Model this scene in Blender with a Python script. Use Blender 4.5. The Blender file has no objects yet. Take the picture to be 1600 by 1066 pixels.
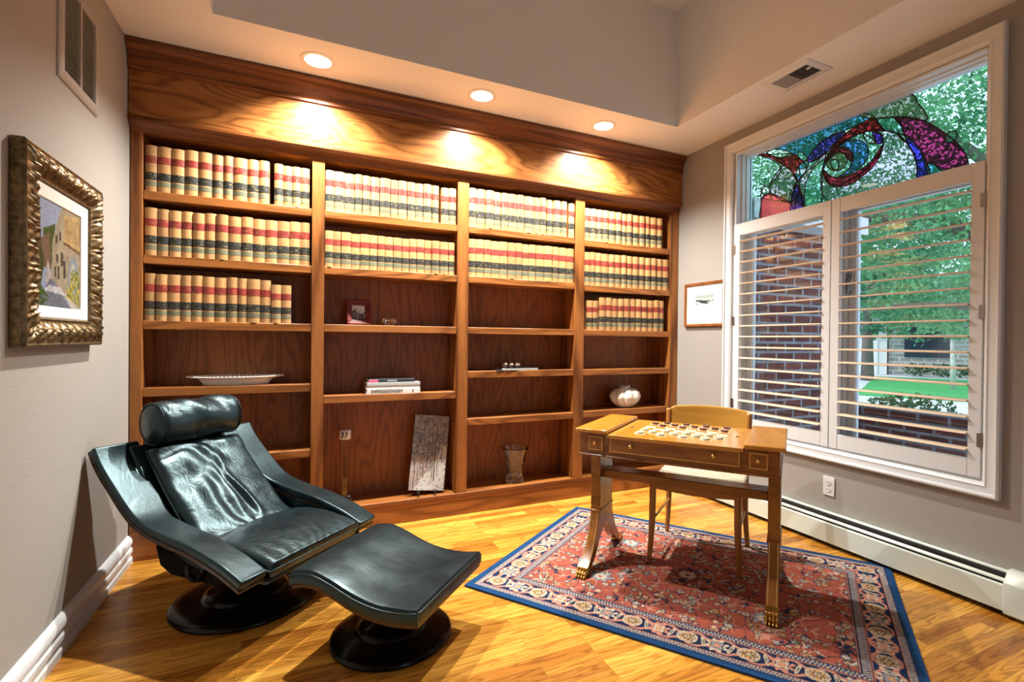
import bpy, bmesh, math, random
import numpy as np
from mathutils import Matrix, Vector
random.seed(7); np.random.seed(7)
scn = bpy.context.scene
COL = scn.collection
PI = math.pi

# ------------------------------------------------------------------ camera
CAM = Vector((0.8234, -3.2778, 1.2031)); YAW, PITCH, ROLL, FPX = 0.4389, -0.0068, 0.0100, 774.74
cf = Vector((math.sin(YAW)*math.cos(PITCH), math.cos(YAW)*math.cos(PITCH), math.sin(PITCH)))
cr0 = Vector((math.cos(YAW), -math.sin(YAW), 0)); cu0 = cr0.cross(cf)
cr = cr0*math.cos(ROLL) + cu0*math.sin(ROLL); cu = cu0*math.cos(ROLL) - cr0*math.sin(ROLL)
camd = bpy.data.cameras.new('camera'); cam = bpy.data.objects.new('camera', camd); COL.objects.link(cam)
cam.matrix_world = Matrix(((cr.x, cu.x, -cf.x, CAM.x), (cr.y, cu.y, -cf.y, CAM.y), (cr.z, cu.z, -cf.z, CAM.z), (0, 0, 0, 1)))
camd.sensor_width = 36; camd.lens = FPX/1600*36
camd.shift_x = -33.79/1600; camd.shift_y = 3.29/1600
camd.clip_start = 0.05; camd.clip_end = 300
scn.camera = cam

# ------------------------------------------------------------------ world, sun, exposure
W = bpy.data.worlds.new('World'); scn.world = W; W.use_nodes = True
bg = W.node_tree.nodes['Background']; bg.inputs[0].default_value = (0.64, 0.81, 1.0, 1); bg.inputs[1].default_value = 2.2
def lamp(name, kind, loc, energy, color, parent=None, **kw):
    d = bpy.data.lights.new(name, kind); d.energy = energy; d.color = color
    for k, v in kw.items(): setattr(d, k, v)
    o = bpy.data.objects.new(name, d); o.location = loc; COL.objects.link(o)
    if parent: o.parent = parent
    return o
sun = lamp('sun', 'SUN', (-5, 6, 12), 2.4, (1, .95, .85), angle=0.02)
sun.rotation_euler = Vector((0.55, -0.28, -0.75)).to_track_quat('-Z', 'Y').to_euler()
CAN_W, CAN_COL = 335, (1.0, 0.945, 0.86)
scn.view_settings.view_transform = 'Standard'; scn.view_settings.look = 'None'
scn.view_settings.exposure = 0.0; scn.view_settings.gamma = 1.0
try: scn.view_settings.use_curve_mapping = False
except Exception: pass

# ------------------------------------------------------------------ helpers
def setp(o, label=None, cat=None, group=None, kind=None):
    if label: o['label'] = label
    if cat: o['category'] = cat
    if group: o['group'] = group
    if kind: o['kind'] = kind
    return o
def thing(name, label, cat, loc=(0, 0, 0), rotz=0, group=None):
    o = bpy.data.objects.new(name, None); COL.objects.link(o); o.empty_display_size = 0.1
    o.location = loc; o.rotation_euler = (0, 0, rotz)
    return setp(o, label, cat, group)

class B:
    def __init__(s, M=None): s.v = []; s.f = []; s.M = M
    def add(s, vs, fs, M=None):
        n = len(s.v); M = M or s.M
        s.v += [tuple(M @ Vector(p)) if M else tuple(p) for p in vs]
        s.f += [tuple(i+n for i in f) for f in fs]; return s
    def box(s, x0, x1, y0, y1, z0, z1, M=None):
        return s.add([(x0,y0,z0),(x1,y0,z0),(x1,y1,z0),(x0,y1,z0),(x0,y0,z1),(x1,y0,z1),(x1,y1,z1),(x0,y1,z1)],
            [(0,3,2,1),(4,5,6,7),(0,1,5,4),(1,2,6,5),(2,3,7,6),(3,0,4,7)], M)
    def prism(s, pts, a, b, axis='y', M=None):
        # closed 2D outline swept along an axis; 'x': pts=(y,z)  'y': pts=(x,z)  'z': pts=(x,y)
        n = len(pts)
        mk = {'x': lambda p, t: (t, p[0], p[1]), 'y': lambda p, t: (p[0], t, p[1]), 'z': lambda p, t: (p[0], p[1], t)}[axis]
        vs = [mk(p, a) for p in pts] + [mk(p, b) for p in pts]
        fs = [(i, (i+1) % n, (i+1) % n+n, i+n) for i in range(n)] + [tuple(range(n))[::-1], tuple(range(n, 2*n))]
        return s.add(vs, fs, M)
    def lathe(s, prof, seg=32, c=(0, 0, 0), M=None, cap=True):
        vs = []; fs = []; n = len(prof)
        for k in range(seg):
            a = 2*PI*k/seg
            for r, z in prof: vs.append((c[0]+r*math.cos(a), c[1]+r*math.sin(a), c[2]+z))
        for k in range(seg):
            for i in range(n-1):
                a, b = k*n+i, ((k+1) % seg)*n+i
                fs.append((a, b, b+1, a+1))
        if cap:
            if prof[0][0] > 1e-5: fs.append(tuple(k*n for k in range(seg))[::-1])
            if prof[-1][0] > 1e-5: fs.append(tuple(k*n+n-1 for k in range(seg)))
        return s.add(vs, fs, M)
    def tube(s, pts, r, seg=8, closed=False, M=None):
        pts = [Vector(p) for p in pts]; n = len(pts); rs = r if isinstance(r, (list, tuple)) else [r]*n
        vs = []; fs = []; up = Vector((0, 0, 1))
        prev = None
        for i, p in enumerate(pts):
            if closed: t = pts[(i+1) % n]-pts[i-1]
            else: t = pts[min(i+1, n-1)]-pts[max(i-1, 0)]
            t.normalize()
            if prev is None:
                a = t.cross(up)
                if a.length < .05: a = t.cross(Vector((1, 0, 0)))
            else: a = prev - t*prev.dot(t)
            a.normalize(); prev = a; b = t.cross(a)
            for k in range(seg):
                q = 2*PI*k/seg; vs.append(p+(a*math.cos(q)+b*math.sin(q))*rs[i])
        m = n if closed else n-1
        for i in range(m):
            for k in range(seg):
                j = (i+1) % n
                fs.append((i*seg+k, i*seg+(k+1) % seg, j*seg+(k+1) % seg, j*seg+k))
        if not closed: fs += [tuple(range(seg))[::-1], tuple(range((n-1)*seg, n*seg))]
        return s.add(vs, fs, M)
    def grid(s, fn, nu, nv, M=None, cu=False, cv=False):
        vs = [fn(i/(nu if cu else nu-1), j/(nv if cv else nv-1)) for i in range(nu) for j in range(nv)]
        fs = []
        for i in range(nu if cu else nu-1):
            for j in range(nv if cv else nv-1):
                a = i*nv+j; b = ((i+1) % nu)*nv+j; c = ((i+1) % nu)*nv+(j+1) % nv; d = i*nv+(j+1) % nv
                fs.append((a, b, c, d))
        return s.add(vs, fs, M)
    def ball(s, c, rx, ry=None, rz=None, nu=16, nv=9, M=None):
        ry = ry or rx; rz = rz or rx
        return s.lathe([(max(1e-6, math.cos(-PI/2+PI*j/(nv-1))), math.sin(-PI/2+PI*j/(nv-1))) for j in range(nv)], nu,
            M=(M or s.M or Matrix()) @ Matrix.Translation(c) @ Matrix.Diagonal((rx, ry, rz, 1)), cap=False)
    def build(s, name, m, parent=None, smooth=False, bevel=0, seg=2, weld=False, solid=0, sub=0):
        me = bpy.data.meshes.new(name); me.from_pydata(s.v, [], s.f); me.validate()
        bm = bmesh.new(); bm.from_mesh(me)
        if weld: bmesh.ops.remove_doubles(bm, verts=bm.verts, dist=1e-5)
        bmesh.ops.recalc_face_normals(bm, faces=bm.faces); bm.to_mesh(me); bm.free()
        o = bpy.data.objects.new(name, me); COL.objects.link(o)
        if m is not None: me.materials.append(m)
        if parent: o.parent = parent
        if solid:
            d = o.modifiers.new('solid', 'SOLIDIFY'); d.thickness = solid; d.offset = -1
        if bevel:
            d = o.modifiers.new('bevel', 'BEVEL'); d.width = bevel; d.segments = seg; d.limit_method = 'ANGLE'; d.angle_limit = 0.6
        if sub:
            d = o.modifiers.new('sub', 'SUBSURF'); d.levels = sub; d.render_levels = sub
        if smooth or bevel:
            for p in me.polygons: p.use_smooth = True
            if not smooth or smooth == 'auto':
                try: me.set_sharp_from_angle(angle=0.7)
                except Exception: pass
        return o
def struct(b, name, m, label, cat, **k):
    return setp(b.build(name, m, **k), label, cat, kind='structure')
def dup(root):
    r = root.copy(); COL.objects.link(r)
    for ch in root.children:
        c = ch.copy(); COL.objects.link(c); c.parent = r
        for g in ch.children:
            d = g.copy(); COL.objects.link(d); d.parent = c
    return r
def smoothloop(pts, n=6):
    out = []; N = len(pts)
    for i in range(N):
        p0, p1, p2, p3 = [np.array(pts[(i+k) % N], float) for k in (-1, 0, 1, 2)]
        for t in np.arange(n)/n:
            out.append(tuple(.5*((2*p1)+(p2-p0)*t+(2*p0-5*p1+4*p2-p3)*t*t+(3*p1-p0-3*p2+p3)*t**3)))
    return out
def curve(pts, n=8):
    out = []; N = len(pts)
    for i in range(N-1):
        p0, p1, p2, p3 = [np.array(pts[min(max(i+k, 0), N-1)], float) for k in (-1, 0, 1, 2)]
        for t in np.arange(n)/n:
            out.append(tuple(.5*((2*p1)+(p2-p0)*t+(2*p0-5*p1+4*p2-p3)*t*t+(3*p1-p0-3*p2+p3)*t**3)))
    return out+[tuple(pts[-1])]
def interp(pts, x):
    xs = [p[0] for p in pts]; ys = [p[1] for p in pts]; return float(np.interp(x, xs, ys))

# ------------------------------------------------------------------ materials
class N:
    def __init__(s, name):
        s.m = bpy.data.materials.new(name); s.m.use_nodes = True; s.t = s.m.node_tree; s.n = s.t.nodes
        s.p = s.n['Principled BSDF']; s.out = s.n['Material Output']
    def new(s, kind, **kw):
        d = s.n.new(kind)
        for k, v in kw.items():
            if k.startswith('i_'): d.inputs[k[2:].replace('_', ' ')].default_value = v
            else: setattr(d, k, v)
        return d
    def link(s, a, b): s.t.links.new(a, b)
    def set(s, **kw):
        for k, v in kw.items():
            k = k.replace('_', ' ')
            if k in s.p.inputs: s.p.inputs[k].default_value = v if not (isinstance(v, tuple) and len(v) == 3) else (*v, 1)
        return s
    def coord(s, scale=(1, 1, 1), rnd=0.0, kind='Object', rot=(0, 0, 0)):
        tc = s.new('ShaderNodeTexCoord'); mp = s.new('ShaderNodeMapping'); mp.inputs['Scale'].default_value = scale; mp.inputs['Rotation'].default_value = rot
        src = tc.outputs[kind]
        if rnd:
            oi = s.new('ShaderNodeObjectInfo'); mu = s.new('ShaderNodeMath', operation='MULTIPLY'); mu.inputs[1].default_value = rnd
            s.link(oi.outputs['Random'], mu.inputs[0]); ad = s.new('ShaderNodeVectorMath', operation='ADD')
            s.link(src, ad.inputs[0]); s.link(mu.outputs[0], ad.inputs[1]); src = ad.outputs[0]
        s.link(src, mp.inputs[0]); return mp.outputs[0]
    def ramp(s, fac, stops):
        r = s.new('ShaderNodeValToRGB'); e = r.color_ramp.elements
        while len(e) < len(stops): e.new(0.5)
        for q, (a, c) in zip(e, stops): q.position = a; q.color = (*c, 1) if len(c) == 3 else c
        s.link(fac, r.inputs[0]); return r.outputs[0]
    def noise(s, vec, scale=5, detail=4, rough=.55, dist=0):
        d = s.new('ShaderNodeTexNoise'); d.inputs['Scale'].default_value = scale; d.inputs['Detail'].default_value = detail
        d.inputs['Roughness'].default_value = rough; d.inputs['Distortion'].default_value = dist
        s.link(vec, d.inputs['Vector']); return d.outputs['Fac']
    def math(s, op, a, b=None, c=None):
        d = s.new('ShaderNodeMath', operation=op)
        for i, q in enumerate((a, b, c)):
            if q is None: continue
            if isinstance(q, (int, float)): d.inputs[i].default_value = q
            else: s.link(q, d.inputs[i])
        return d.outputs[0]
    def mix(s, fac, a, b, mode='MIX'):
        d = s.new('ShaderNodeMix', data_type='RGBA', blend_type=mode)
        for i, q in ((0, fac), (6, a), (7, b)):
            if isinstance(q, (int, float)): d.inputs[i].default_value = q
            elif isinstance(q, tuple): d.inputs[i].default_value = (*q, 1) if len(q) == 3 else q
            else: s.link(q, d.inputs[i])
        return d.outputs[2]
    def col(s, c): s.link(c, s.p.inputs['Base Color']); return s
    def bump(s, h, strength=.2, dist=.01):
        d = s.new('ShaderNodeBump'); d.inputs['Strength'].default_value = strength; d.inputs['Distance'].default_value = dist
        s.link(h, d.inputs['Height']); s.link(d.outputs[0], s.p.inputs['Normal']); return s
def plain(name, c, rough=.5, metal=0, var=0.06, spec=None, **kw):
    n = N(name); n.set(Roughness=rough, Metallic=metal, **kw)
    if spec is not None: n.p.inputs['Specular IOR Level'].default_value = spec
    f = n.noise(n.coord(rnd=9), 9, 3)
    n.col(n.mix(f, tuple(x*(1-var) for x in c), tuple(min(1, x*(1+var)) for x in c))); return n.m
def wood(name, dark, light, axis='Z', scale=1.0, rough=.38, rings=9, stretch=.07, contrast=1.0, spec=.4):
    n = N(name); n.set(Roughness=rough); n.p.inputs['Specular IOR Level'].default_value = spec
    sc = {'X': (stretch, 1, 1), 'Y': (1, stretch, 1), 'Z': (1, 1, stretch)}[axis]; sc = tuple(q*scale for q in sc)
    v = n.coord(sc, rnd=7)
    big = n.noise(v, 3.2, 2, .45, .4)
    w = n.math('SINE', n.math('MULTIPLY', big, rings*6.283))
    w = n.math('POWER', n.math('MULTIPLY_ADD', w, .5, .5), 2.2)
    sc2 = tuple((6*scale if q < scale*.5 else 90*scale) for q in sc)
    fine = n.noise(n.coord(sc2, rnd=3), 1.0, 3, .6)
    tone = n.noise(n.coord(rnd=11), .9, 1)
    f = n.math('MULTIPLY_ADD', w, .5*contrast, n.math('MULTIPLY', fine, .75*contrast))
    f = n.math('ADD', f, n.math('MULTIPLY_ADD', tone, .4, -.2))
    n.col(n.ramp(f, [(.12, light), (.95, dark)])); n.bump(fine, .08, .004); return n.m
def attrmat(name, rough=.8, attr='Col', spec=.2, noise=0, bumpy=0):
    n = N(name); n.set(Roughness=rough); n.p.inputs['Specular IOR Level'].default_value = spec
    a = n.new('ShaderNodeAttribute', attribute_name=attr); c = a.outputs['Color']
    if noise:
        f = n.noise(n.coord(), noise, 4, .7); c = n.mix(1.0, c, n.ramp(f, [(.25, (.72, .72, .72)), (.75, (1.18, 1.18, 1.18))]), 'MULTIPLY')
    n.col(c)
    if bumpy: n.bump(n.noise(n.coord(), bumpy, 3), .35, .004)
    return n.m
M = {}
OAKD, OAKL = (.115, .033, .006), (.40, .148, .035)
M['oak_v'] = wood('oak_vertical_grain', OAKD, OAKL, 'Z')
M['oak_h'] = wood('oak_horizontal_grain', OAKD, OAKL, 'X', 1.3, .38, 12, .13, .85)
M['oak_fascia'] = wood('oak_fascia_grain', (.13, .038, .008), (.42, .165, .042), 'X', 1.5, .3, 15, .2, .85)
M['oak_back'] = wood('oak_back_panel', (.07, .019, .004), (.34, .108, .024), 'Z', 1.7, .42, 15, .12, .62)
M['oak_mould'] = wood('oak_moulding', (.10, .028, .006), (.27, .088, .02), 'X', 1.5)
M['table_wood'] = wood('honey_mahogany', (.12, .042, .008), (.30, .115, .022), 'X', 1.6, .24, 5, .2, .7, .6)
M['table_top'] = wood('honey_top_veneer', (.36, .15, .018), (.52, .235, .03), 'Y', 1.4, .12, 5, .15, .6, .7)
M['chair_wood'] = wood('chair_beech', (.22, .085, .016), (.42, .18, .035), 'Z', 1.6, .3, 5, .12, .7, .5)
M['chair_back'] = wood('chair_back_veneer', (.36, .17, .025), (.55, .28, .045), 'X', 1.4, .28, 6, .1, .7, .5)
M['wall'] = N('painted_wall').set(Roughness=.9)
_f = M['wall'].noise(M['wall'].coord(), 95, 3); M['wall'].bump(_f, .16, .004)
_g = M['wall'].noise(M['wall'].coord(), 1.3, 2)
M['wall'].col(M['wall'].mix(_g, (.315, .300, .277), (.350, .334, .308))); M['wall'] = M['wall'].m
n = N('painted_ceiling').set(Roughness=.92); n.bump(n.noise(n.coord(), 80, 3), .15, .004)
n.col(n.mix(n.noise(n.coord(), 1.1, 2), (.75, .77, .80), (.79, .81, .84))); M['ceil'] = n.m
M['trim'] = plain('white_trim_paint', (.69, .73, .76), .35, var=.02)
M['heater'] = plain('heater_enamel', (.62, .70, .64), .35, var=.03)
M['black'] = plain('black_void', (.012, .012, .013), .6)
M['grey_metal'] = plain('grey_metal', (.35, .35, .36), .35, 1)
M['louver'] = plain('louver_warm_tint', (.80, .62, .46), .38, var=.05)  # slats are white; warm room light's orange is put into the colour
M['vent'] = plain('vent_paint', (.38, .355, .335), .5, var=.03)
M['brass'] = plain('aged_brass', (.62, .40, .12), .28, 1, .12)
M['brass_inlay'] = plain('gilt_inlay', (.62, .38, .12), .4, .3, .1)
M['cream_sq'] = plain('cream_square', (.60, .53, .39), .35, var=.05)
M['cream_disc'] = plain('cream_checker', (.66, .59, .43), .4, var=.05)
M['brown_disc'] = plain('brown_checker', (.13, .035, .012), .35, var=.2)
M['white_china'] = plain('white_china', (.80, .77, .70), .3, var=.04)
M['iron'] = plain('black_iron', (.02, .02, .02), .45, .6)
M['paper'] = plain('white_paper', (.82, .82, .80), .7, var=.03)
M['ink'] = plain('black_ink', (.01, .01, .012), .6)
M['pink'] = plain('pink_paper', (.70, .18, .30), .5)
M['dark_book'] = plain('dark_book_cloth', (.035, .04, .045), .4)
M['silver_book'] = plain('silver_book_cover', (.50, .53, .53), .35)
M['red_frame'] = wood('red_mahogany_frame', (.06, .006, .006), (.18, .022, .018), 'X', 3, .55)
M['print_frame'] = wood('print_frame_wood', (.16, .05, .012), (.38, .13, .03), 'Z', 4, .35)
M['mat'] = plain('white_mat_board', (.82, .83, .80), .8, var=.01)
M['stone'] = plain('pebble_stone', (.30, .20, .15), .5, var=.5)
M['lead'] = plain('lead_came', (.02, .02, .022), .5, .5)
M['black_lacquer'] = plain('black_lacquer', (.006, .005, .004), .2, spec=.22, var=.2)
M['veneer_black'] = wood('dark_rosewood_edge', (.02, .01, .006), (.07, .035, .02), 'X', 3, .25)

n = N('oak_strip_floor'); n.set(Roughness=.22); n.p.inputs['Specular IOR Level'].default_value = .45
v = n.coord()
br = n.new('ShaderNodeTexBrick'); br.offset = .37; br.offset_frequency = 3; br.squash = 1
n.link(v, br.inputs['Vector']); br.inputs['Scale'].default_value = 1
for k, q in (('Brick Width', .62), ('Row Height', .057), ('Mortar Size', .0009), ('Mortar Smooth', .2), ('Bias', 0.)): br.inputs[k].default_value = q
br.inputs['Color1'].default_value = (0, 0, 0, 1); br.inputs['Color2'].default_value = (1, 1, 1, 1); br.inputs['Mortar'].default_value = (.5, .5, .5, 1)
ad = n.new('ShaderNodeVectorMath', operation='MULTIPLY_ADD'); n.link(br.outputs['Color'], ad.inputs[0]); ad.inputs[1].default_value = (13, 7, 3); n.link(v, ad.inputs[2])
mp = n.new('ShaderNodeMapping'); mp.inputs['Scale'].default_value = (1.3, 13, 1); n.link(ad.outputs[0], mp.inputs[0])
g1 = n.noise(mp.outputs[0], 1.6, 2, .5, .6)
ring = n.math('POWER', n.math('MULTIPLY_ADD', n.math('SINE', n.math('MULTIPLY', g1, 42)), .5, .5), 2.5)
mp2 = n.new('ShaderNodeMapping'); mp2.inputs['Scale'].default_value = (5, 110, 1); n.link(ad.outputs[0], mp2.inputs[0])
g2 = n.noise(mp2.outputs[0], 1, 3, .6)
plank = n.ramp(br.outputs['Color'], [(0, (.36, .135, .018)), (.3, (.62, .28, .04)), (.65, (.76, .40, .07)), (1, (.47, .19, .026))])
grain = n.ramp(n.math('MULTIPLY_ADD', ring, .55, n.math('MULTIPLY', g2, .6)), [(.2, (1.12, 1.12, 1.1)), (1., (.55, .47, .38))])
c = n.mix(1., plank, grain, 'MULTIPLY')
c = n.mix(n.math('MULTIPLY', br.outputs['Fac'], .7), c, (.10, .04, .008)); n.col(c); n.bump(g2, .05, .003); M['floor'] = n.m

def leather(name, bumpscale=14, strength=.25):
    n = N(name); n.set(Roughness=.33, Specular_Tint=(.58, .90, 1.0)); n.p.inputs['Specular IOR Level'].default_value = .6
    f = n.noise(n.coord(rnd=5), bumpscale, 5, .6, .8); g = n.noise(n.coord(), 260, 2)
    n.col(n.ramp(f, [(.3, (.004, .008, .010)), (.75, (.009, .017, .020))]))
    n.bump(n.math('MULTIPLY_ADD', f, 1.0, n.math('MULTIPLY', g, .06)), strength, .02)
    n.link(n.ramp(f, [(.3, (.26,)*3), (.8, (.40,)*3)]), n.p.inputs['Roughness']); return n.m
M['leather'] = leather('black_leather', 9, .3); M['leather_smooth'] = leather('black_leather_smooth', 5, .12)

def bookmat(name, c, gold=False, var=.25):
    n = N(name); n.set(Roughness=.55)
    oi = n.new('ShaderNodeObjectInfo'); f = n.noise(n.coord(rnd=9), 22, 4, .6)
    k = n.math('MULTIPLY_ADD', oi.outputs['Random'], .6, n.math('MULTIPLY', f, .5))
    base = n.ramp(k, [(.15, tuple(q*(1-var) for q in c)), (.85, tuple(min(1, q*(1+var)) for q in c))])
    if gold:
        g = n.noise(n.coord((70, 1, 190), rnd=5), 1.0, 2, .7)
        base = n.mix(n.ramp(g, [(.60, (0, 0, 0)), (.64, (.6,)*3)]), base, (.42, .30, .10))
    n.col(base); return n.m
M['calf'] = bookmat('tan_calf_binding', (.50, .275, .105))
M['red_label'] = bookmat('red_spine_label', (.24, .022, .016), True)
M['black_label'] = bookmat('black_spine_label', (.016, .018, .016), True)
M['green_label'] = bookmat('green_spine_label', (.16, .165, .10), False)

def glassmat(name, tint=(1, 1, 1), attr=None, refl=.9):
    n = N(name); t = n.new('ShaderNodeBsdfTransparent'); g = n.new('ShaderNodeBsdfGlossy'); g.inputs['Roughness'].default_value = .02
    fr = n.new('ShaderNodeFresnel'); fr.inputs[0].default_value = 1.45; mx = n.new('ShaderNodeMixShader')
    if attr:
        a = n.new('ShaderNodeAttribute', attribute_name=attr); vor = n.noise(n.coord(), 30, 3, .6)
        n.link(n.mix(1., a.outputs['Color'], n.ramp(vor, [(.25, (.72,)*3), (.7, (1.15,)*3)]), 'MULTIPLY'), t.inputs[0])
    else: t.inputs[0].default_value = (*tint, 1)
    n.link(n.math('MULTIPLY', fr.outputs[0], refl), mx.inputs[0])
    n.link(t.outputs[0], mx.inputs[1]); n.link(g.outputs[0], mx.inputs[2]); n.link(mx.outputs[0], n.out.inputs[0]); return n.m
M['pane'] = glassmat('clear_window_glass', (.96, .98, .98))
M['stained'] = glassmat('stained_glass', attr='Col')
n = N('crystal'); n.set(Roughness=.02, Transmission_Weight=1.0, IOR=1.5); M['crystal'] = n.m
M['crystal'].node_tree.nodes['Principled BSDF'].inputs['Base Color'].default_value = (.97, .98, 1, 1)
n = N('lamp_lens'); n.set(Roughness=.5); n.p.inputs['Emission Color'].default_value = (1, .93, .8, 1); n.p.inputs['Emission Strength'].default_value = 14; M['lens'] = n.m

def brickmat(name, c1, c2, mortar, bw=.21, rh=.08, ax='XZ', ms=.011):
    n = N(name); n.set(Roughness=.85); tc = n.new('ShaderNodeTexCoord'); sp = n.new('ShaderNodeSeparateXYZ'); n.link(tc.outputs['Object'], sp.inputs[0])
    cb = n.new('ShaderNodeCombineXYZ'); n.link(sp.outputs[ax[0]], cb.inputs[0]); n.link(sp.outputs[ax[1]], cb.inputs[1])
    b = n.new('ShaderNodeTexBrick'); n.link(cb.outputs[0], b.inputs['Vector'])
    for k, q in (('Scale', 1), ('Brick Width', bw), ('Row Height', rh), ('Mortar Size', ms), ('Bias', -.1)): b.inputs[k].default_value = q
    b.inputs['Color1'].default_value = (*c1, 1); b.inputs['Color2'].default_value = (*c2, 1); b.inputs['Mortar'].default_value = (*mortar, 1)
    n.col(n.mix(1., b.outputs['Color'], n.ramp(n.noise(n.coord(), 14, 4), [(.2, (.6,)*3), (.8, (1.35,)*3)]), 'MULTIPLY')); n.bump(b.outputs['Fac'], -.5, .01); return n.m
M['brick_x'] = brickmat('red_brick_wing', (.10, .028, .022), (.17, .05, .036), (.24, .24, .26))
M['brick_y'] = brickmat('red_brick_planter', (.08, .022, .02), (.14, .042, .035), (.17, .17, .19), ax='YZ')
M['stone_wall'] = brickmat('stone_veneer', (.30, .29, .27), (.48, .45, .40), (.55, .55, .52), .5, .22, 'YZ', .03)

def leafmat(name, a, b):
    n = N(name); n.set(Roughness=.5); gm = n.new('ShaderNodeNewGeometry')
    f = n.math('MULTIPLY_ADD', gm.outputs['Random Per Island'], .55, n.math('MULTIPLY_ADD', n.noise(n.coord(), 1.5, 3), 1.6, -.55)); c = n.ramp(f, [(0, a), (1, b)]); n.col(c)
    tr = n.new('ShaderNodeBsdfTranslucent'); n.link(c, tr.inputs[0]); mx = n.new('ShaderNodeMixShader'); mx.inputs[0].default_value = .45
    n.link(n.p.outputs[0], mx.inputs[1]); n.link(tr.outputs[0], mx.inputs[2]); n.link(mx.outputs[0], n.out.inputs[0]); return n.m
M['leaf'] = leafmat('maple_leaves', (.03, .20, .09), (.26, .60, .27))
M['leaf2'] = leafmat('far_leaves', (.03, .18, .10), (.15, .42, .24))
M['shrub'] = leafmat('shrub_leaves', (.02, .09, .04), (.07, .20, .07))
M['bark'] = plain('bark', (.20, .16, .14), .9, var=.3)
M['pale_bark'] = plain('pale_bark', (.65, .62, .58), .9, var=.15)
M['grass'] = plain('lawn', (.05, .34, .09), .9, var=.3)
M['concrete'] = plain('concrete_drive', (.55, .58, .62), .9, var=.08)
M['siding'] = plain('white_siding', (.75, .74, .72), .7, var=.03)
M['roof'] = plain('dark_shingles', (.12, .11, .11), .9, var=.2)
M['dark_glass'] = plain('dark_window_glass', (.03, .05, .07), .1)

# mesh painted per vertex: X = width, Z = height
def painted(name, m, w, h, nx, nz, fn, parent=None, place=None, thick=0):
    u, v = np.meshgrid((np.arange(nx))/(nx-1), (np.arange(nz))/(nz-1), indexing='ij')
    colr = fn(u, v)
    X = (u-.5)*w; Z = v*h
    co = np.stack([X.ravel(), np.zeros(nx*nz), Z.ravel()], 1)
    if place is not None:
        P = np.array(place); co = co @ P[:3, :3].T + P[:3, 3]
    i = np.arange(nx-1)[:, None]*nz + np.arange(nz-1)[None]; i = i.ravel()
    q = np.stack([i, i+nz, i+nz+1, i+1], 1)
    me = bpy.data.meshes.new(name); me.vertices.add(len(co)); me.vertices.foreach_set('co', co.ravel())
    me.loops.add(q.size); me.loops.foreach_set('vertex_index', q.ravel().astype(np.int32))
    me.polygons.add(len(q)); me.polygons.foreach_set('loop_start', (np.arange(len(q))*4).astype(np.int32))
    try: me.polygons.foreach_set('loop_total', np.full(len(q), 4, np.int32))
    except Exception: pass
    me.update(calc_edges=True); me.validate()
    a = me.color_attributes.new('Col', 'FLOAT_COLOR', 'POINT')
    rgba = np.ones((nx*nz, 4), np.float32); rgba[:, :3] = colr.reshape(-1, 3); a.data.foreach_set('color', rgba.ravel())
    me.materials.append(m)
    o = bpy.data.objects.new(name, me); COL.objects.link(o)
    if parent: o.parent = parent
    return o
def inpoly(u, v, pts):
    r = np.zeros(u.shape, bool); n = len(pts); j = n-1
    for i in range(n):
        xi, yi = pts[i]; xj, yj = pts[j]
        if yi != yj:
            c = ((yi > v) != (yj > v)) & (u < (xj-xi)*(v-yi)/(yj-yi)+xi); r ^= c
        j = i
    return r
def vnoise(u, v, f, seed=0):
    rs = np.random.RandomState(seed); n = 64; T = rs.rand(n, n)
    x = u*f; y = v*f; xi = np.floor(x).astype(int); yi = np.floor(y).astype(int); a = x-xi; b = y-yi
    a = a*a*(3-2*a); b = b*b*(3-2*b)
    g = lambda i, j: T[(xi+i) % n, (yi+j) % n]
    return (g(0, 0)*(1-a)+g(1, 0)*a)*(1-b)+(g(0, 1)*(1-a)+g(1, 1)*a)*b
def fbm(u, v, f, seed=0): return .5*vnoise(u, v, f, seed)+.3*vnoise(u, v, f*2.1, seed+1)+.2*vnoise(u, v, f*4.3, seed+2)

# mitred frame in local X (width) Z (height), -Y outward; profile = [(inset from outer edge, outward)]
def frame_mesh(w, h, prof, seg=1, disp=None):
    b = B(); cs = [(0, 0), (w, 0), (w, h), (0, h)]; ins = [(1, 1), (-1, 1), (-1, -1), (1, -1)]
    for s in range(4):
        a, c = cs[s], cs[(s+1) % 4]; ia, ic = ins[s], ins[(s+1) % 4]; L = math.hypot(c[0]-a[0], c[1]-a[1])
        def fn(u, t, a=a, c=c, ia=ia, ic=ic, L=L, s=s):
            k = t*(len(prof)-1); i = min(int(k), len(prof)-2); q = k-i
            d = prof[i][0]*(1-q)+prof[i+1][0]*q; o = prof[i][1]*(1-q)+prof[i+1][1]*q
            p0 = (a[0]+ia[0]*d, a[1]+ia[1]*d); p1 = (c[0]+ic[0]*d, c[1]+ic[1]*d)
            x = p0[0]*(1-u)+p1[0]*u; z = p0[1]*(1-u)+p1[1]*u
            if disp: o += disp((u-.5)*L, d, s, min(u, 1-u)*L)
            return (x-w/2, -o, z)
        nv = len(prof) if not disp else (len(prof)-1)*5+1
        b.grid(fn, seg+1, nv)
    return b

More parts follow.
